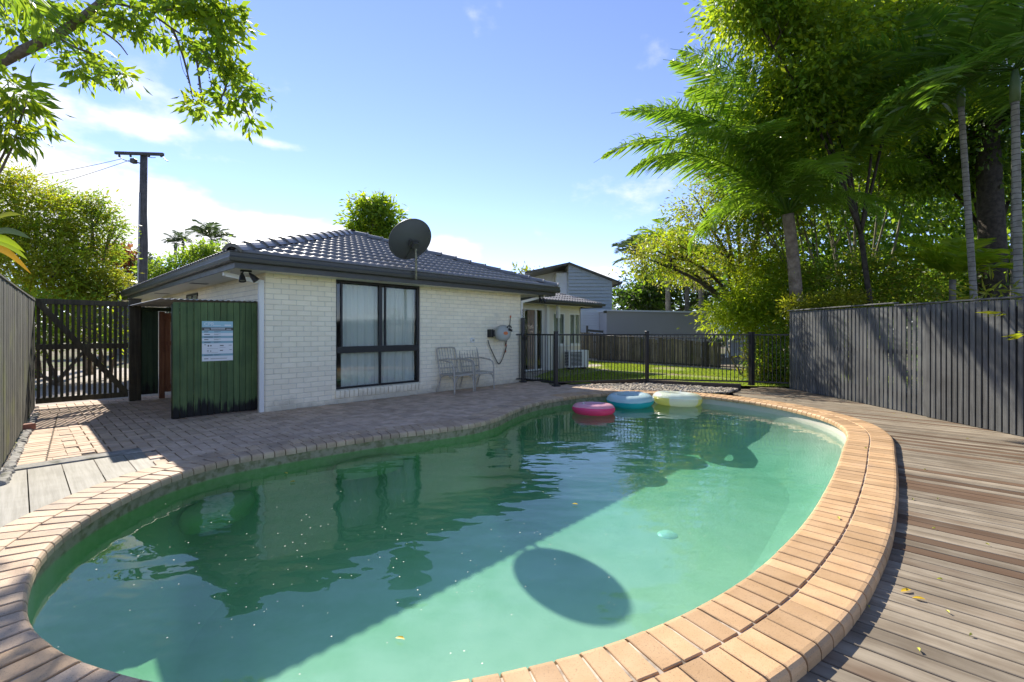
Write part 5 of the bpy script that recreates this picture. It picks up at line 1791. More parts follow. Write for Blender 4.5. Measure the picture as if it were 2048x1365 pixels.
def tree(name, label, base, clusters, mat, bark=None, r=.12, fork=.45, leaf=.12, asp=.42, droop=.35, clump_r=.22, per=34, cat='tree', group=None, trunk_name='trunk', lean=None, stems=1, mats2=None):
    bark = bark or M_bark
    base = Vector(base)
    t = thing(name, label, cat, base, 0, group)
    cl = clusters
    cz = sum(c[2] for c in cl) / len(cl); cx = sum(c[0] for c in cl) / len(cl); cy = sum(c[1] for c in cl) / len(cl)
    m = MB()
    low = min(c[2] for c in cl)
    fk = Vector((base.x + (cx - base.x) * .45, base.y + (cy - base.y) * .45, base.z + (low - base.z) * fork + .1))
    if stems == 1:
        m.tube([base, base.lerp(fk, .5) + Vector((random.uniform(-.1, .1), random.uniform(-.1, .1), 0)), fk], [r * 1.25, r, r * .85], 9)
    for i, c in enumerate(cl):
        e = Vector(c[:3])
        s = fk if stems == 1 else base + Vector((random.uniform(-.25, .25), random.uniform(-.25, .25), 0))
        md = s.lerp(e, .5) + Vector((random.uniform(-.25, .25), random.uniform(-.25, .25), random.uniform(.0, .35)))
        rr = r * (.62 if stems == 1 else 1)
        m.tube(smooth_path([s, md, e], 4), [rr * (1 - .085 * q) for q in range(9)], 6)
        for q in range(3):
            e2 = e + Vector((random.uniform(-1, 1) * c[3], random.uniform(-1, 1) * c[4], random.uniform(-.6, .9) * c[5])) * .8
            m.tube([md.lerp(e, .6), md.lerp(e2, .7) + Vector((0, 0, .1)), e2], [rr * .4, rr * .28, rr * .12], 5)
    m.build(trunk_name, bark, t, True, world=True)
    if mats2:
        half_ = [(c[0], c[1], c[2], c[3], c[4], c[5], max(6, int(c[6] * (1 - mats2[1])))) for c in cl]
        oth = [(c[0], c[1], c[2], c[3] * 1.03, c[4] * 1.03, c[5] * 1.03, max(6, int(c[6] * mats2[1]))) for c in cl]
        crown(t, half_, mat, leaf, asp, droop, clump_r, per, 'crown', base)
        crown(t, oth, mats2[0], leaf, asp, droop, clump_r, per, 'crown', base)
    else:
        crown(t, cl, mat, leaf, asp, droop, clump_r, per, 'crown', base)
    return t
def cl(px, py, d, rpx, rpy, n, rd=None):
    """cluster: where it stands and how big it is, from its bearing and distance"""
    p = at(px, py, d); rx = rpx / FPX * d; rz = rpy / FPX * d
    n = int(n * (1.35 if d > 8.5 else 1.0))
    return (p.x, p.y, p.z, rx, rd if rd else (rx + rz) / 2, rz, n)

# ---- palms
def frond_mesh(L, arc0, arc1, npair, ll, lw, vdroop, mat, seed, plume=.0, name='frond'):
    r_ = np.random.default_rng(seed)
    n = 26
    P = [np.zeros(3)]; A = []
    for i in range(n):
        t = i / (n - 1)
        a = arc0 + (arc1 - arc0) * t ** 1.35
        A.append(a)
        P.append(P[-1] + np.array([math.cos(a), .02 * math.sin(t * 4 + seed), math.sin(a)]) * L / n)
    P = np.array(P)
    m = MB()
    m.tube([tuple(P[i]) for i in range(0, n + 1, 2)], [max(.004, .026 * (1 - i / n) * L / 4) for i in range(0, n + 1, 2)], 5)
    V = list(m.v); F = []
    nrach = list(m.f)
    Vq = []; Fq_ = []
    def lea(p, fw, sd, ln, w):
        d0 = fw + sd; d0 /= np.linalg.norm(d0)
        up = np.array([0, 0, 1.0])
        sdv = np.cross(d0, up + r_.normal(size=3) * .5); sdv /= np.linalg.norm(sdv) + 1e-9
        pts = [p]; d = d0.copy()
        for k in range(3):
            d = d + np.array([0, 0, -vdroop * (.35 + .4 * k)]) ; d /= np.linalg.norm(d)
            pts.append(pts[-1] + d * ln / 3)
        b = len(Vq)
        for k, ww in enumerate((.35, 1.0, .8, .04)):
            Vq.append(pts[k] - sdv * w * ww / 2); Vq.append(pts[k] + sdv * w * ww / 2)
        for k in range(3): Fq_.append((b + 2 * k, b + 2 * k + 1, b + 2 * k + 3, b + 2 * k + 2))
    for i in range(npair):
        t = .14 + .86 * (i + .5) / npair
        f = t * n; k = min(int(f), n - 1)
        p = P[k] + (P[k + 1] - P[k]) * (f - k)
        fw = P[k + 1] - P[k]; fw /= np.linalg.norm(fw)
        side_ = np.array([0, 1.0, 0])
        lenf = ll * (math.sin(PI * min(1, .12 + t * .92)) ** .6) * r_.uniform(.82, 1.12)
        for s in (-1, 1):
            up = np.cross(fw, side_) * -1
            pl = r_.uniform(-plume, plume) + .22
            lea(p, fw * r_.uniform(.45, .8), s * side_ * 1.0 + np.array([0, 0, 1]) * pl, lenf, lw * r_.uniform(.8, 1.15))
    me = bpy.data.meshes.new(name)
    b = len(V)
    me.from_pydata([tuple(v) for v in V] + [tuple(v) for v in Vq], [], nrach + [tuple(i + b for i in q) for q in Fq_])
    me.materials.append(mat)
    me.update()
    return me
def palm(label, base, top, r0, r1, fronds, meshes, bark, rings=False, shaft=None, name='palm_tree', group=None, skirt=None, bend=(0, 0)):
    base, top = Vector(base), Vector(top)
    t = thing(name, label, 'palm', base, 0, group)
    m = MB(); P = []; Rr = []
    n = 60 if rings else 14
    for i in range(n + 1):
        u = i / n
        p = (top - base) * u + Vector((bend[0] * math.sin(PI * u), bend[1] * math.sin(PI * u), 0))
        P.append(p)
        q = r0 + (r1 - r0) * u
        if u < .08: q *= 1 + (.08 - u) * 4
        if rings and i % 2: q *= .93
        Rr.append(q)
    m.tube(P, Rr, 12); m.build('trunk', bark, t, True)
    if shaft:
        m = MB(); tv = (top - base)
        m.tube([tv, tv + Vector((0, 0, shaft * .5)), tv + Vector((0, 0, shaft))], [r1 * 1.25, r1 * 1.35, r1 * .5], 10); m.build('crownshaft', paint('green_crownshaft', (.09, .14, .05), .5), t, True)
    tv = top - base + Vector((0, 0, (shaft or 0) * .9))
    for i, (az, el, sc, k) in enumerate(fronds):
        link_mesh('frond', meshes[k % len(meshes)], t, tv, (random.uniform(-.25, .25), -R(el), R(az)), (sc, sc, sc))
    if skirt:
        m = MB()
        for i in range(skirt[1]):
            a = random.uniform(0, 2 * PI); rr = random.uniform(.05, skirt[0])
            s0 = tv + Vector((0, 0, -.15 - skirt[2]))
            m.tube([s0, s0 + Vector((math.cos(a) * rr * .7, math.sin(a) * rr * .7, .05)), s0 + Vector((math.cos(a) * rr, math.sin(a) * rr, -skirt[0] * random.uniform(1.2, 2.3)))], .014, 4)
        m.build('flower_stalk', M_straw, t)
    return t
def frond_set(n, el_lo, el_hi, sc, kk, az0=0):
    return [(az0 + 360 * i / n * 1.0 + random.uniform(-14, 14), random.uniform(el_lo, el_hi), sc * random.uniform(.85, 1.12), random.randrange(kk)) for i in range(n)]
Q = [frond_mesh(4.3, R(a0), R(a1), 150, .85, .034, .42, L_palm, s, .6) for a0, a1, s in ((10, -75, 1), (5, -60, 2), (15, -90, 3))]
qb = Vector((7.35, 12.0, -.1)); qt = Vector((7.12, 12.0, 4.30))
qf = [(181, 42, 1.34, 0), (194, 30, 1.28, 0), (176, 60, 1.25, 1), (165, 75, 1.1, 1), (208, 58, 1.15, 0), (186, 52, 1.3, 1), (178, 80, 1.35, 0), (190, 70, 1.3, 0), (215, 40, 1.1, 0), (200, 48, 1.25, 0), (232, 46, .95, 2), (255, 25, .85, 2), (200, 10, .8, 2), (176, 5, .75, 2),
      (150, 52, 1.0, 0), (120, 55, 1.0, 1), (95, 35, .9, 2), (60, 50, .95, 0), (30, 45, 1.0, 1), (0, 40, .95, 0), (335, 55, .9, 1), (300, 45, .9, 0), (275, 65, .9, 1), (205, 78, 1.0, 1), (90, 78, 1.0, 1), (345, 15, .8, 2), (290, 8, .7, 2)]
palm('feathery queen palm with arching fronds behind the corner of the charcoal fence', qb, qt, .17, .14, qf, Q, stone('peeling_palm_bark', (.14, .105, .075), (.27, .215, .16), 6, .9, 0, 22, 1.0, .03), False, None, 'queen_palm', None, None, (.10, 0))

DKP = [frond_mesh(2.4, R(5), R(-70), 46, .62, .055, .22, L_palmdk, s, .3) for s in (5, 6)]
MDP = [frond_mesh(2.2, R(5), R(-75), 44, .60, .05, .25, L_mid, s, .3) for s in (8, 9)]
b1 = at(1962, 640, 9.0); b1.z = -.1
palm('slender ringed palm nearest the thick dark trunk behind the charcoal fence', b1, at(1922, 215, 9.0), .062, .05, frond_set(15, 0, 70, .95, 2), DKP, M_ringed, True, .55, 'slender_palm', 'slender ringed palms')
b2 = at(2042, 640, 7.6); b2.z = -.1
palm('slender ringed palm at the right edge of the picture', b2, at(2030, 205, 7.6), .062, .052, frond_set(14, 0, 70, .95, 2, 20), DKP, M_ringed, True, .6, 'slender_palm', 'slender ringed palms')
b3 = at(2024, 640, 10.5); b3.z = -.1
palm('thin pale palm just left of the right-edge palm', b3, at(2028, 250, 10.5), .05, .04, frond_set(10, -10, 50, .9, 2, 50), MDP, M_ringed, True, .5, 'slender_palm', 'slender ringed palms')
b4 = at(1905, 640, 10.5); b4.z = -.1
palm('low bushy palm with bright fronds in front of the dark trunks', b4, at(1905, 560, 10.5), .07, .06, frond_set(14, 20, 75, .62, 2), [frond_mesh(2.4, R(5), R(-60), 30, .62, .085, .2, L_bright, 21, .3)], M_palmbark, False, None, 'bush_palm')
# far palms behind the shed
FP = [frond_mesh(2.6, R(15), R(-80), 30, .8, .07, .3, L_mid, s, .3) for s in (31, 32)]
for px, py, d, lab, sk in ((1336, 520, 26, 'far palm leftmost of three behind the steel shed', None), (1374, 550, 27, 'far palm in the middle of three, with long straw-coloured flower tassel', (.42, 70, .15)), (1402, 560, 25, 'far palm rightmost of three, with bushy straw-coloured tassels', (.6, 90, -.05))):
    p = at(px, py, d)
    palm(lab, (p.x, p.y, -.1), p, .15, .12, frond_set(13, 0, 70, .95, 2), FP, M_palmbark, False, .8, 'far_palm', 'three far palms behind the shed', sk)
FG = [frond_mesh(2.6, R(10), R(-70), 22, .9, .10, .25, L_grey, s, .3) for s in (35, 36)]
for px, py, d, n_, sc, lab in ((351, 497, 46, 11, .62, 'small far palm left of the two over the house gutter'), (366, 492, 47, 10, .60, 'small far palm right of the two over the house gutter'), (424, 492, 40, 16, .85, 'larger far palm with spiky fronds over the house gutter'), (1290, 545, 30, 11, 1.1, 'far palm with drooping fronds at the left of the shed')):
    p = at(px, py, d)
    palm(lab, (p.x, p.y, -.1), p, .16, .12, frond_set(n_, 0, 75, sc, 2), FG, M_palmbark, False, .5, 'far_palm', 'far palms on the skyline')

# ---- trees on the right, behind the charcoal fence
tree('leafy_tree', 'tall yellow-green leafy tree whose crown fills the top right', (9.3, 11.6, -.1),
     [cl(1540, 30, 10.5, 95, 60, 4200), cl(1640, 120, 10.5, 100, 95, 6500), cl(1740, 60, 11, 110, 90, 5200), cl(1600, 215, 11, 85, 80, 4200), cl(1800, 170, 11, 100, 95, 5200), cl(1700, 240, 11.5, 85, 70, 3400), cl(1490, 5, 10, 60, 42, 1500), cl(1590, -60, 11, 150, 60, 3500), cl(1800, -60, 11, 160, 70, 3500)],
     L_bright, M_barkdk, .065, .55, .145, .42, .45, .24, 40, mats2=(L_mid, .42))
tree('dark_tree', 'dark evergreen tree shading the far upper right', (13.2, 12.5, -.1),
     [cl(1900, 60, 11.5, 110, 110, 4200), cl(2010, 120, 11.5, 110, 120, 4200), cl(1950, 300, 12.5, 110, 95, 3600), cl(2060, 330, 12, 90, 110, 2800), cl(1840, 330, 13, 80, 70, 2600), cl(2040, 0, 11, 120, 70, 2200)],
     L_mid, M_barkdk, .10, .6, .16, .42, .4, .26, 36, mats2=(L_dark, .5))
st = [cl(1560 + 34 * i, 250 + 26 * ((i * 5) % 4), 13.5 + .35 * (i % 3), 60, 60, 1500) for i in range(9)]
tree('multi_stem_tree', 'clump of many thin fanned trunks under the leafy canopy', (9.9, 13.4, -.1), st, L_mid, stone('pale_stem', (.11, .10, .06), (.21, .19, .12), 9, .8, 0), .055, .5, .13, .40, .4, .25, 36, stems=2, mats2=(L_bright, .35))
tree('multi_stem_tree', 'second fan of leaning thin trunks nearer the queen palm', (8.9, 13.0, -.1), [cl(1480 + 36 * i, 380 + 18 * ((i * 3) % 4), 13.2, 40, 40, 650) for i in range(6)], L_mid, bpy.data.materials['pale_stem'], .04, .5, .12, .40, .4, .22, 36, stems=2)
tree('dark_trunk_tree', 'tree with thick dark trunk between the slender palms', at(1985, 640, 11.5)[:2] + (-.1,), [cl(1985, 250, 11.5, 60, 60, 1500), cl(1940, 200, 11.8, 60, 50, 1200)], L_dark, M_barkdk, .27, .95, .13, .42, .4, .25)
tree('flowering_tree', 'spreading olive-green tree with brownish new growth beyond the pool fence', (8.4, 15.3, -.1),
     [cl(1335, 500, 14, 46, 40, 1500), cl(1400, 425, 14, 55, 48, 2200), cl(1460, 500, 14, 60, 42, 2200), cl(1385, 545, 14.5, 55, 28, 1200), cl(1475, 385, 14, 55, 55, 2000), cl(1300, 520, 13.5, 38, 34, 900), cl(1525, 440, 14, 50, 60, 1800), cl(1440, 320, 14.5, 55, 45, 1600), cl(1545, 330, 14.5, 60, 60, 1800)],
     L_olive, M_barkdk, .13, .5, .11, .36, .3, .20, 40, mats2=(L_bright, .45))
tree('round_tree', 'dark rounded grey-green tree behind the steel shed', (9.2, 31, -.1), [cl(1290, 590, 30, 36, 34, 1500), cl(1260, 605, 31, 25, 22, 700), cl(1330, 570, 31, 40, 44, 1600), cl(1440, 575, 29, 70, 60, 2600)], L_grey, M_bark, .3, .5, .3, .5, .3, .5, 30, mats2=(L_dark, .5))
tree('bamboo_shrub', 'bright green drooping bamboo-like shrub behind the end of the pool fence', (6.9, 13.6, -.1),
     [cl(1500, 600, 13, 55, 45, 2600), cl(1455, 625, 13.2, 36, 30, 1200), cl(1545, 640, 12.8, 50, 50, 2600), cl(1570, 560, 13, 40, 50, 1600), cl(1530, 540, 13.5, 45, 35, 1300)],
     L_bright, bpy.data.materials['pale_stem'], .03, .3, .16, .20, .55, .20, 44, 'shrub', stems=2)
tree('hedge_shrub', 'low leafy shrub seen through the short fence panel at the deck corner', (6.6, 12.1, -.1),
     [cl(1535, 720, 11.8, 30, 38, 1600), cl(1565, 735, 11.6, 26, 36, 1500), cl(1520, 755, 11.9, 22, 20, 700), cl(1560, 680, 11.9, 30, 30, 1000)],
     L_mid, M_barkdk, .03, .3, .09, .45, .3, .14, 40, 'shrub', stems=2, mats2=(L_yellow, .4))
tree('fence_shrub', 'yellow-leaved shrub peeking over the far end of the charcoal fence', (7.0, 10.9, -.1),
     [cl(1590, 612, 11.2, 26, 14, 420), cl(1640, 612, 11.2, 40, 12, 600), cl(1690, 606, 11.3, 36, 14, 500)], L_yellow, M_barkdk, .02, .5, .12, .26, .1, .12, 30, 'shrub', stems=2)
tree('shrub', 'dense mid-green shrubs filling the gap below the multi-stem trunks', (9.3, 12.6, -.1),
     [cl(1650, 575, 12.5, 60, 50, 2200), cl(1740, 560, 12.3, 60, 55, 2400), cl(1820, 575, 12, 60, 50, 2000), cl(1700, 650, 12.4, 110, 60, 2600)], L_mid, M_barkdk, .04, .3, .12, .35, .3, .2, 36, 'shrub', stems=2, mats2=(L_olive, .35))
tree('shrub', 'shadowy broad-leaved shrubs behind the right half of the charcoal fence', (12.0, 12.0, -.1),
     [cl(1900, 580, 12.5, 80, 60, 2200), cl(2000, 560, 12.2, 80, 80, 2400), cl(1960, 680, 12, 140, 70, 2200), cl(2080, 600, 11.5, 70, 90, 1800)], L_dark, M_barkdk, .04, .3, .15, .42, .3, .22, 36, 'shrub', stems=2, mats2=(L_mid, .25))
tree('backdrop_tree', 'deep green tree behind the fan of thin trunks', (12.5, 18.5, -.1),
     [cl(1620, 420, 18.5, 90, 110, 2600), cl(1760, 430, 18.5, 100, 110, 2800), cl(1690, 560, 18, 120, 70, 2600), cl(1560, 560, 18.5, 70, 70, 1600)], L_mid, M_barkdk, .12, .4, .25, .45, .35, .35, 36, mats2=(L_dark, .5))
tree('backdrop_tree', 'deep green tree behind the slender palms', (19.5, 18.0, -.1),
     [cl(1880, 440, 18.5, 100, 120, 2800), cl(2010, 430, 18.5, 100, 140, 3000), cl(1950, 590, 18, 140, 70, 2600), cl(2110, 400, 18, 80, 150, 2000)], L_dark, M_barkdk, .12, .4, .25, .45, .35, .35, 36, mats2=(L_mid, .4))
# sprigs leaning over the charcoal fence
def sprig(label, p, n, ln, mat, spread, name='leaf_sprig', dr=(-1, 0, -.2)):
    p = Vector(p); o = thing(name, label, 'leaves', p, 0)
    m = MB(); m.tube([(.35, .0, -.08), (.15, 0, .02), (0, 0, 0)], .005, 5); m.build('twig', M_barkdk, o)
    for i in range(n):
        d = Vector(dr) + Vector((random.uniform(-.5, .5), random.uniform(-.8, .8), random.uniform(-.5, .35))) * spread
        V = leaf_quads(np.array([[random.uniform(0, .12), random.uniform(-.05, .05), random.uniform(-.03, .03)]]), np.array([d.normalized()[:]]), np.array([ln * random.uniform(.7, 1.2)]), np.array([ln * .16]))
        link_mesh('leaf', mesh_np('leaf', V.reshape(-1, 3), np.array([[0, 1, 2, 3]]), mat), o)
sprig('yellow-green sprig poking through the charcoal fence near the right edge, upper', (6.33, 6.05, 1.53), 4, .22, L_yellow, .6)
sprig('yellow-green sprig poking through the charcoal fence at the right edge, lower', (6.33, 5.78, 1.26), 5, .20, L_yellow, .6)
tree('bamboo_shrub', 'thin bamboo sprays rising above the charcoal fence at the right edge', (8.3, 7.6, -.1), [cl(1985, 590, 7.4, 30, 10, 90), cl(2040, 640, 6.6, 18, 18, 0 + 40)], L_yellow, bpy.data.materials['pale_stem'], .012, .5, .2, .14, .25, .12, 20, 'shrub', stems=2)

# ---- left side
tree('golden_shrub_tree', 'tall golden-green shrub at far left behind the paling fence', (-13.5, 13.2, -.1),
     [cl(10, 420, 13, 55, 80, 3600), cl(80, 450, 13.2, 60, 70, 3600), cl(40, 540, 12.8, 90, 60, 4200), cl(120, 545, 12.8, 50, 60, 2600), cl(-50, 480, 13, 70, 110, 2600), cl(20, 360, 13.3, 34, 30, 900)],
     L_yellow, M_bark, .10, .3, .13, .28, .2, .20, 40, mats2=(L_bright, .45))
tree('green_shrub_tree', 'upright green shrub with loose top between golden shrub and power pole', (-12.9, 14.2, -.1),
     [cl(185, 470, 14.2, 45, 60, 2800), cl(150, 430, 14.4, 36, 30, 900), cl(190, 410, 14.2, 26, 24, 600), cl(220, 455, 14.4, 26, 18, 420), cl(170, 545, 14, 60, 46, 2800), cl(105, 380, 14.4, 16, 22, 260)],
     L_mid, M_bark, .08, .3, .13, .28, .2, .18, 36, mats2=(L_yellow, .3))
tree('shrub', 'pale lime shrub above the gate near the far end of the gutter', (-11.5, 13.3, -.1),
     [cl(200, 575, 13.5, 36, 30, 1500), cl(150, 590, 13.2, 50, 26, 1500), cl(230, 560, 14, 18, 16, 300)], L_yellow, M_bark, .04, .3, .12, .26, .2, .15, 36, 'shrub', stems=2)
tree('red_tree', 'far tree with rusty red crown beside the power pole', (-24, 29, -.1), [cl(240, 508, 29, 16, 11, 320), cl(228, 520, 29, 9, 11, 160)], L_red, M_bark, .12, .5, .32, .5, .2, .3, 20)
tree('sparse_tree', 'far sparse grey-green tree behind the power pole', (-24.5, 31, -.1), [cl(262, 525, 30, 24, 18, 420), cl(300, 535, 32, 22, 16, 420), cl(245, 548, 31, 16, 14, 300)], L_grey, M_bark, .14, .4, .28, .4, .2, .35, 16)
tree('round_bush', 'far bright green bush above the left gutter', (-23, 28, -.1), [cl(318, 545, 28, 24, 15, 800), cl(400, 507, 30, 34, 14, 900), cl(425, 500, 30, 22, 8, 400), cl(370, 528, 29, 34, 14, 700)], L_mid, M_bark, .14, .4, .22, .4, .2, .3, 24, 'bush')
tree('roof_tree', 'leafy tree top rising behind the roof apex', (-6.6, 23, -.1), [cl(735, 445, 22, 30, 34, 1400), cl(768, 440, 22, 26, 28, 1100), cl(745, 412, 22, 22, 16, 600), cl(715, 460, 22, 14, 16, 300), cl(780, 470, 22, 20, 20, 600)], L_mid, M_bark, .16, .5, .22, .42, .3, .25, 26, mats2=(L_bright, .3))
tree('far_tree', 'small far treetop just above the right end of the roof', (.8, 38, -.1), [cl(1048, 552, 38, 16, 7, 260), cl(1075, 556, 38, 12, 6, 160)], L_olive, M_bark, .2, .5, .35, .4, .2, .4, 20)
nb2 = thing('far_shed', 'dark far roofline behind the shrubs left of the power pole', 'shed', at(245, 600, 27)[:2] + (-.1,), 0)
m = MB(); z1 = Z_at(560, 27) + .1; m.add(*prismXZ([(-.7, 0), (1.3, 0), (1.3, z1 - .35), (.3, z1), (-.7, z1 - .2)], 0, 5)); m.build('wall', M_charcoal, nb2)
# greenery seen through the gate
tree('gate_shrub', 'sunlit green shrub seen through the slatted gate', H(-2.0, 8.2, -.1), [tuple(H(-2.6, 8.4, 1.5)) + (.9, .9, .8, 2400), tuple(H(-1.2, 9.2, 1.6)) + (.9, .9, .8, 2200), tuple(H(-3.6, 8.6, 1.2)) + (.9, .9, .9, 2200)], L_bright, M_bark, .05, .3, .13, .3, .3, .2, 36, 'shrub', stems=2, mats2=(L_mid, .5))
tree('gate_shrub', 'darker low shrub beyond the gate by the path', H(-4.0, 6.4, -.1), [tuple(H(-4.0, 6.6, .7)) + (.7, .7, .6, 1800), tuple(H(-3.4, 7.2, .6)) + (.6, .6, .5, 1400)], L_mid, M_bark, .04, .3, .12, .3, .3, .18, 36, 'shrub', stems=2)
# strap-leaved plant at the left edge
sp = thing('strap_leaf_plant', 'strap-leaved plant with one yellowing leaf over the left paling fence', 'plant', at(-40, 640, 5.6)[:2] + (-.1,), 0)
b0 = at(-60, 500, 5.6) - sp.location
m = MB(); m.tube([(0, 0, 0), b0 * .6 + Vector((.0, 0, 0)), b0], [.06, .05, .04], 8); m.build('stem', M_bark, sp, True)
for k, (tx, ty, mt) in enumerate([(42, 430, L_yellow), (62, 478, L_grey), (50, 505, L_bright), (55, 520, L_mid), (62, 548, leafmat('leaf_turning', (.40, .22, .02), (.5, .28, .03), (.6, .34, .02), (.7, .42, .03), .4)), (10, 400, L_bright), (0, 560, L_mid)]):
    e = at(tx, ty, 5.4) - sp.location; V = []; n = 10
    for i in range(n + 1):
        t = i / n; p = b0.lerp(e, t) + Vector((0, 0, .16 * math.sin(PI * t)))
        w = .042 * (math.sin(PI * min(1, .2 + .8 * t)) ** .7) + .002
        V += [tuple(p + Vector((0, w * .5, w))), tuple(p - Vector((0, w * .2, 0)) + Vector((0, 0, -.004))), tuple(p + Vector((0, -w * .5, -w)))]
    F = [(3 * i + q, 3 * i + q + 1, 3 * i + q + 4, 3 * i + q + 3) for i in range(n) for q in range(2)]
    link_mesh('leaf', mesh_np('leaf', V, F, mt), sp)

# ---- overhanging tree at the upper left, near the camera
OD = 8.0
ot = thing('overhanging_tree', 'leafy tree branch reaching in over the upper left of the garden', 'tree', (-11.6, 8.4, -.1), 0)
m = MB()
def AP(px, py, d=OD): return at(px, py, d)
limb = [AP(-120, 230), AP(-40, 150), AP(40, 105), AP(110, 72), AP(160, 40), AP(205, 4), AP(260, -40), AP(330, -90)]
m.tube([Vector((-11.6, 8.4, -.1)), Vector((-11.7, 8.4, 2.2)), AP(-250, 330, 8.2)] + smooth_path(limb, 4), [.20, .17, .13] + [.100 - .0020 * i for i in range(len(limb) * 4 - 3)], 10)
branches = [[(205, 4), (245, 10), (300, 28), (345, 58), (385, 85), (420, 118), (455, 150), (485, 190)], [(300, 28), (340, 20), (390, 30), (430, 40)], [(330, -90), (380, -40), (420, 0), (455, 40), (465, 80)],
            [(385, 85), (395, 130), (402, 180), (410, 205)], [(345, 58), (365, 110), (378, 160), (385, 195)], [(455, 150), (450, 180), (440, 200)], [(485, 190), (490, 215), (500, 240)],
            [(160, 40), (200, 60), (235, 85), (255, 110)], [(110, 72), (150, 95), (190, 110), (225, 135), (245, 150)], [(205, 4), (240, 35), (275, 50), (295, 65)]]
for b in branches:
    pts = [AP(x, y, OD + .25 * math.sin(x * .07)) for x, y in b]
    n = len(pts)
    sp_ = smooth_path(pts, 4)
    m.tube(sp_, [.019 * (1 - .8 * i / len(sp_)) + .004 for i in range(len(sp_))], 6)
m.build('limb', M_bark, ot, True, world=True)
C1_ = [(60, 20, 40, 30, 120), (120, 20, 40, 24, 90), (180, 45, 30, 20, 60), (245, 22, 32, 20, 60), (250, 48, 30, 14, 70), (282, 62, 20, 14, 60), (300, 25, 20, 14, 50),
       (340, -8, 60, 24, 160), (420, 15, 52, 26, 170), (455, 45, 28, 32, 130), (400, 35, 22, 14, 60), (360, 20, 24, 14, 60), (430, 75, 34, 16, 90), (372, 88, 22, 14, 60), (400, 100, 26, 12, 60), (445, 118, 22, 18, 70),
       (462, 150, 18, 16, 60), (480, 172, 20, 15, 60), (508, 180, 14, 12, 40), (395, 208, 16, 12, 40), (412, 225, 10, 9, 26), (445, 195, 18, 12, 44), (470, 205, 12, 8, 22), (488, 235, 15, 11, 36),
       (195, 125, 26, 14, 70), (235, 148, 18, 14, 50), (160, 140, 22, 12, 50), (130, 105, 24, 16, 60), (40, 60, 40, 26, 90)]
cs = [cl(x, y, OD + .25 * math.sin(x * .07), rx, ry, int(n * 1.25), .26) for x, y, rx, ry, n in C1_]
crown(ot, cs, L_mid, .17, .40, .55, .095, 12, 'leaves', ot.location)
crown(ot, [c[:6] + (int(c[6] * .45),) for c in cs], L_bright, .15, .40, .5, .095, 12, 'leaves', ot.location)
# fruit stalks hanging from the twigs
m = MB()
for pts in ([(360, 112), (366, 140), (378, 165), (386, 200)], [(396, 112), (396, 150), (400, 185), (404, 205)], [(414, 118), (418, 150), (424, 175)], [(445, 130), (448, 155), (452, 180)], [(318, 40), (328, 70), (330, 100)]):
    P = smooth_path([AP(x, y) for x, y in pts], 4); m.tube(P, .0045, 4)
    for i in range(9):
        q = P[-1 - i % 7] + Vector((random.uniform(-.012, .012), random.uniform(-.012, .012), random.uniform(-.01, .01)))
        m.lathe([(0, -.016), (.016, 0), (0, .016)], 5, Matrix.Translation(q))
m.build('fruit_stalk', stone('dry_berry', (.10, .07, .06), (.18, .13, .12), 30, .8, 0), ot, False, world=True)
# leafy understory low at the left edge
tree('overhanging_shrub', 'long-leaved branch hanging at the left edge below the limb', (-7.4, 5.4, -.1),
     [cl(-5, 170, 4.9, 45, 40, 170, .3), cl(25, 215, 4.9, 40, 30, 150, .25), cl(-10, 250, 4.9, 40, 30, 150, .25), cl(20, 265, 4.9, 26, 20, 70, .2), cl(55, 195, 4.8, 24, 14, 50, .15)], L_bright, M_bark, .03, .6, .17, .24, .55, .09, 14, mats2=(L_mid, .5))
# palm frond hanging in at the upper left
pl = thing('overhanging_palm', 'palm with broad drooping fronds entering at the top left corner', 'palm', (-7.3, 4.2, -.1), 0)
cr = at(-190, -110, 4.3) - pl.location
m = MB(); m.tube([(0, 0, 0), Vector((cr.x * .4, cr.y * .4, cr.z * .6)), cr], [.09, .08, .07], 10); m.build('trunk', M_palmbark, pl, True)
HF = [frond_mesh(2.0, R(10), R(-70), 34, .55, .045, .55, L_mid, s, .15) for s in (41, 42)]
for az, el, sc, k in ((0, 5, .82, 0), (-14, -14, .82, 1), (14, 12, .75, 0), (-30, 20, .8, 1), (30, -8, .7, 0), (90, 20, .9, 0), (150, 20, .9, 1), (-90, 20, .9, 0), (-150, 20, .9, 1), (190, 40, .9, 0)):
    link_mesh('frond', HF[k], pl, cr, (0, -R(el), R(az)), (sc, sc, sc))

# ---- woods at the edge of sight
W_ = []
for i in range(90):
    a = R(-78 + 156 * i / 89); d = random.uniform(48, 70)
    x, y = d * math.sin(a), d * math.cos(a)
    if abs(a) < R(14): continue
    W_.append((x, y, random.uniform(1.2, 2.6), 3.2, 2.5, random.uniform(1.6, 3.0), 420))
far = crown(None, W_, L_grey, .6, .55, .2, .8, 24, 'far_woods')
tag(far, 'low band of far grey-green woodland on the skyline', 'woodland', kind='stuff')

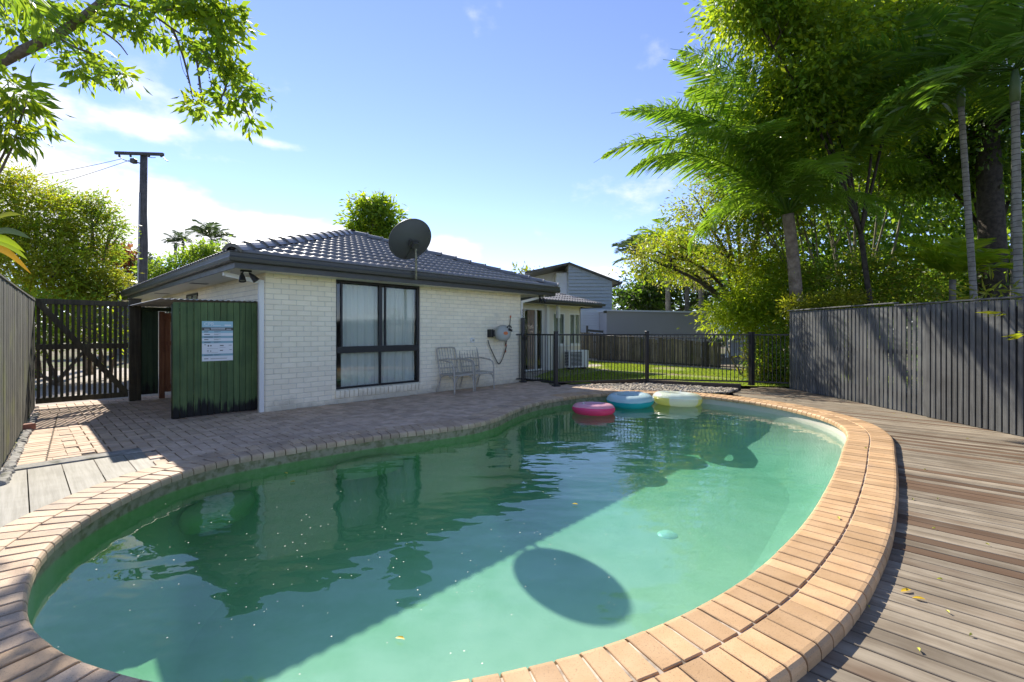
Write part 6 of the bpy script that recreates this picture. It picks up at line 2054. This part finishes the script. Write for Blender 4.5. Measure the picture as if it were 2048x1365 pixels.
# ---- fallen leaves
def fallen(p, ln, rz, mat, label, name='fallen_leaf', group=None):
    V = [(-ln / 2, 0, .002), (-ln * .2, -ln * .17, .008), (ln * .2, -ln * .15, .01), (ln / 2, 0, .004), (ln * .2, ln * .15, .012), (-ln * .2, ln * .17, .009), (0, 0, .003)]
    F = [(0, 1, 6), (1, 2, 6), (2, 3, 6), (3, 4, 6), (4, 5, 6), (5, 0, 6)]
    o = link_mesh(name, mesh_np(name, V, F, mat), None, p, (0, 0, rz))
    return tag(o, label, 'leaf', group)
M_yl = leafmat('fallen_yellow', (.60, .38, .02), (.70, .48, .04), (.5, .35, .03), (.6, .4, .04), .15)
M_gl = leafmat('fallen_lime', (.40, .45, .06), (.55, .52, .10), (.4, .45, .05), (.4, .45, .05), .15)
zd = DZ + .003
fallen(G(1812, 1183, zd), .065, .2, M_yl, 'bright yellow fallen leaf on a dark deck board, the upper of two')
fallen(G(1838, 1199, zd), .055, -.4, M_yl, 'bright yellow fallen leaf on the deck, the lower of two')
fallen(G(1790, 955, zd), .07, .9, M_yl, 'yellow fallen leaf on the deck against the outer coping')
fallen(G(1677, 1037, .02), .045, 1.2, M_gl, 'small pale leaf on the inner row of tan coping bricks')
fallen(G(1732, 897, .02), .05, .4, M_gl, 'small pale leaf on the far curve of the tan coping')
fallen(G(25, 888, .0), .12, 1.0, M_gl, 'yellow-green leaf by the concrete edging at far left')
for px, py in ((1826, 1000), (1876, 999), (1868, 1058), (1737, 1215), (1837, 1301), (1942, 1272), (1812, 835), (1788, 828), (1935, 878), (2035, 925), (1880, 1160), (1895, 1225), (1975, 1090), (1850, 940)):
    fallen(G(px, py, zd), random.uniform(.018, .032), random.uniform(0, 6), M_gl, 'tiny pale leaf scrap lying on the timber deck', 'leaf_scrap', 'leaf scraps on the deck')
for px, py in ((800, 1280), (585, 965), (572, 948), (1150, 1010)):
    fallen(G(px, py, WZ + .004) + Vector((0, 0, .002)), .05, random.uniform(0, 6), M_yl, 'small yellow-brown leaf floating on the pool water', 'floating_leaf', 'leaves floating on the water')

# pollen and dust specks on the water
V = []; F = []
for i in range(260):
    px, py = random.gauss(700, 330), random.gauss(1090, 120)
    if py < 880: continue
    p = G(px, min(py, 1350), WZ + .003)
    if not inside((p.x, p.y), off(-.08)): continue
    r_ = random.uniform(.0015, .0042); b = len(V); a0 = random.uniform(0, 6)
    V += [(p.x + r_ * math.cos(a0 + k * PI / 3), p.y + r_ * math.sin(a0 + k * PI / 3), WZ + .003) for k in range(6)]
    F.append(tuple(range(b, b + 6)))
sp_o = link_mesh('pollen', mesh_np('pollen', V, F, paint('pale_pollen', (.75, .74, .62), .8)))
tag(sp_o, 'scatter of tiny pale pollen specks floating on the pool water', 'pollen', kind='stuff')
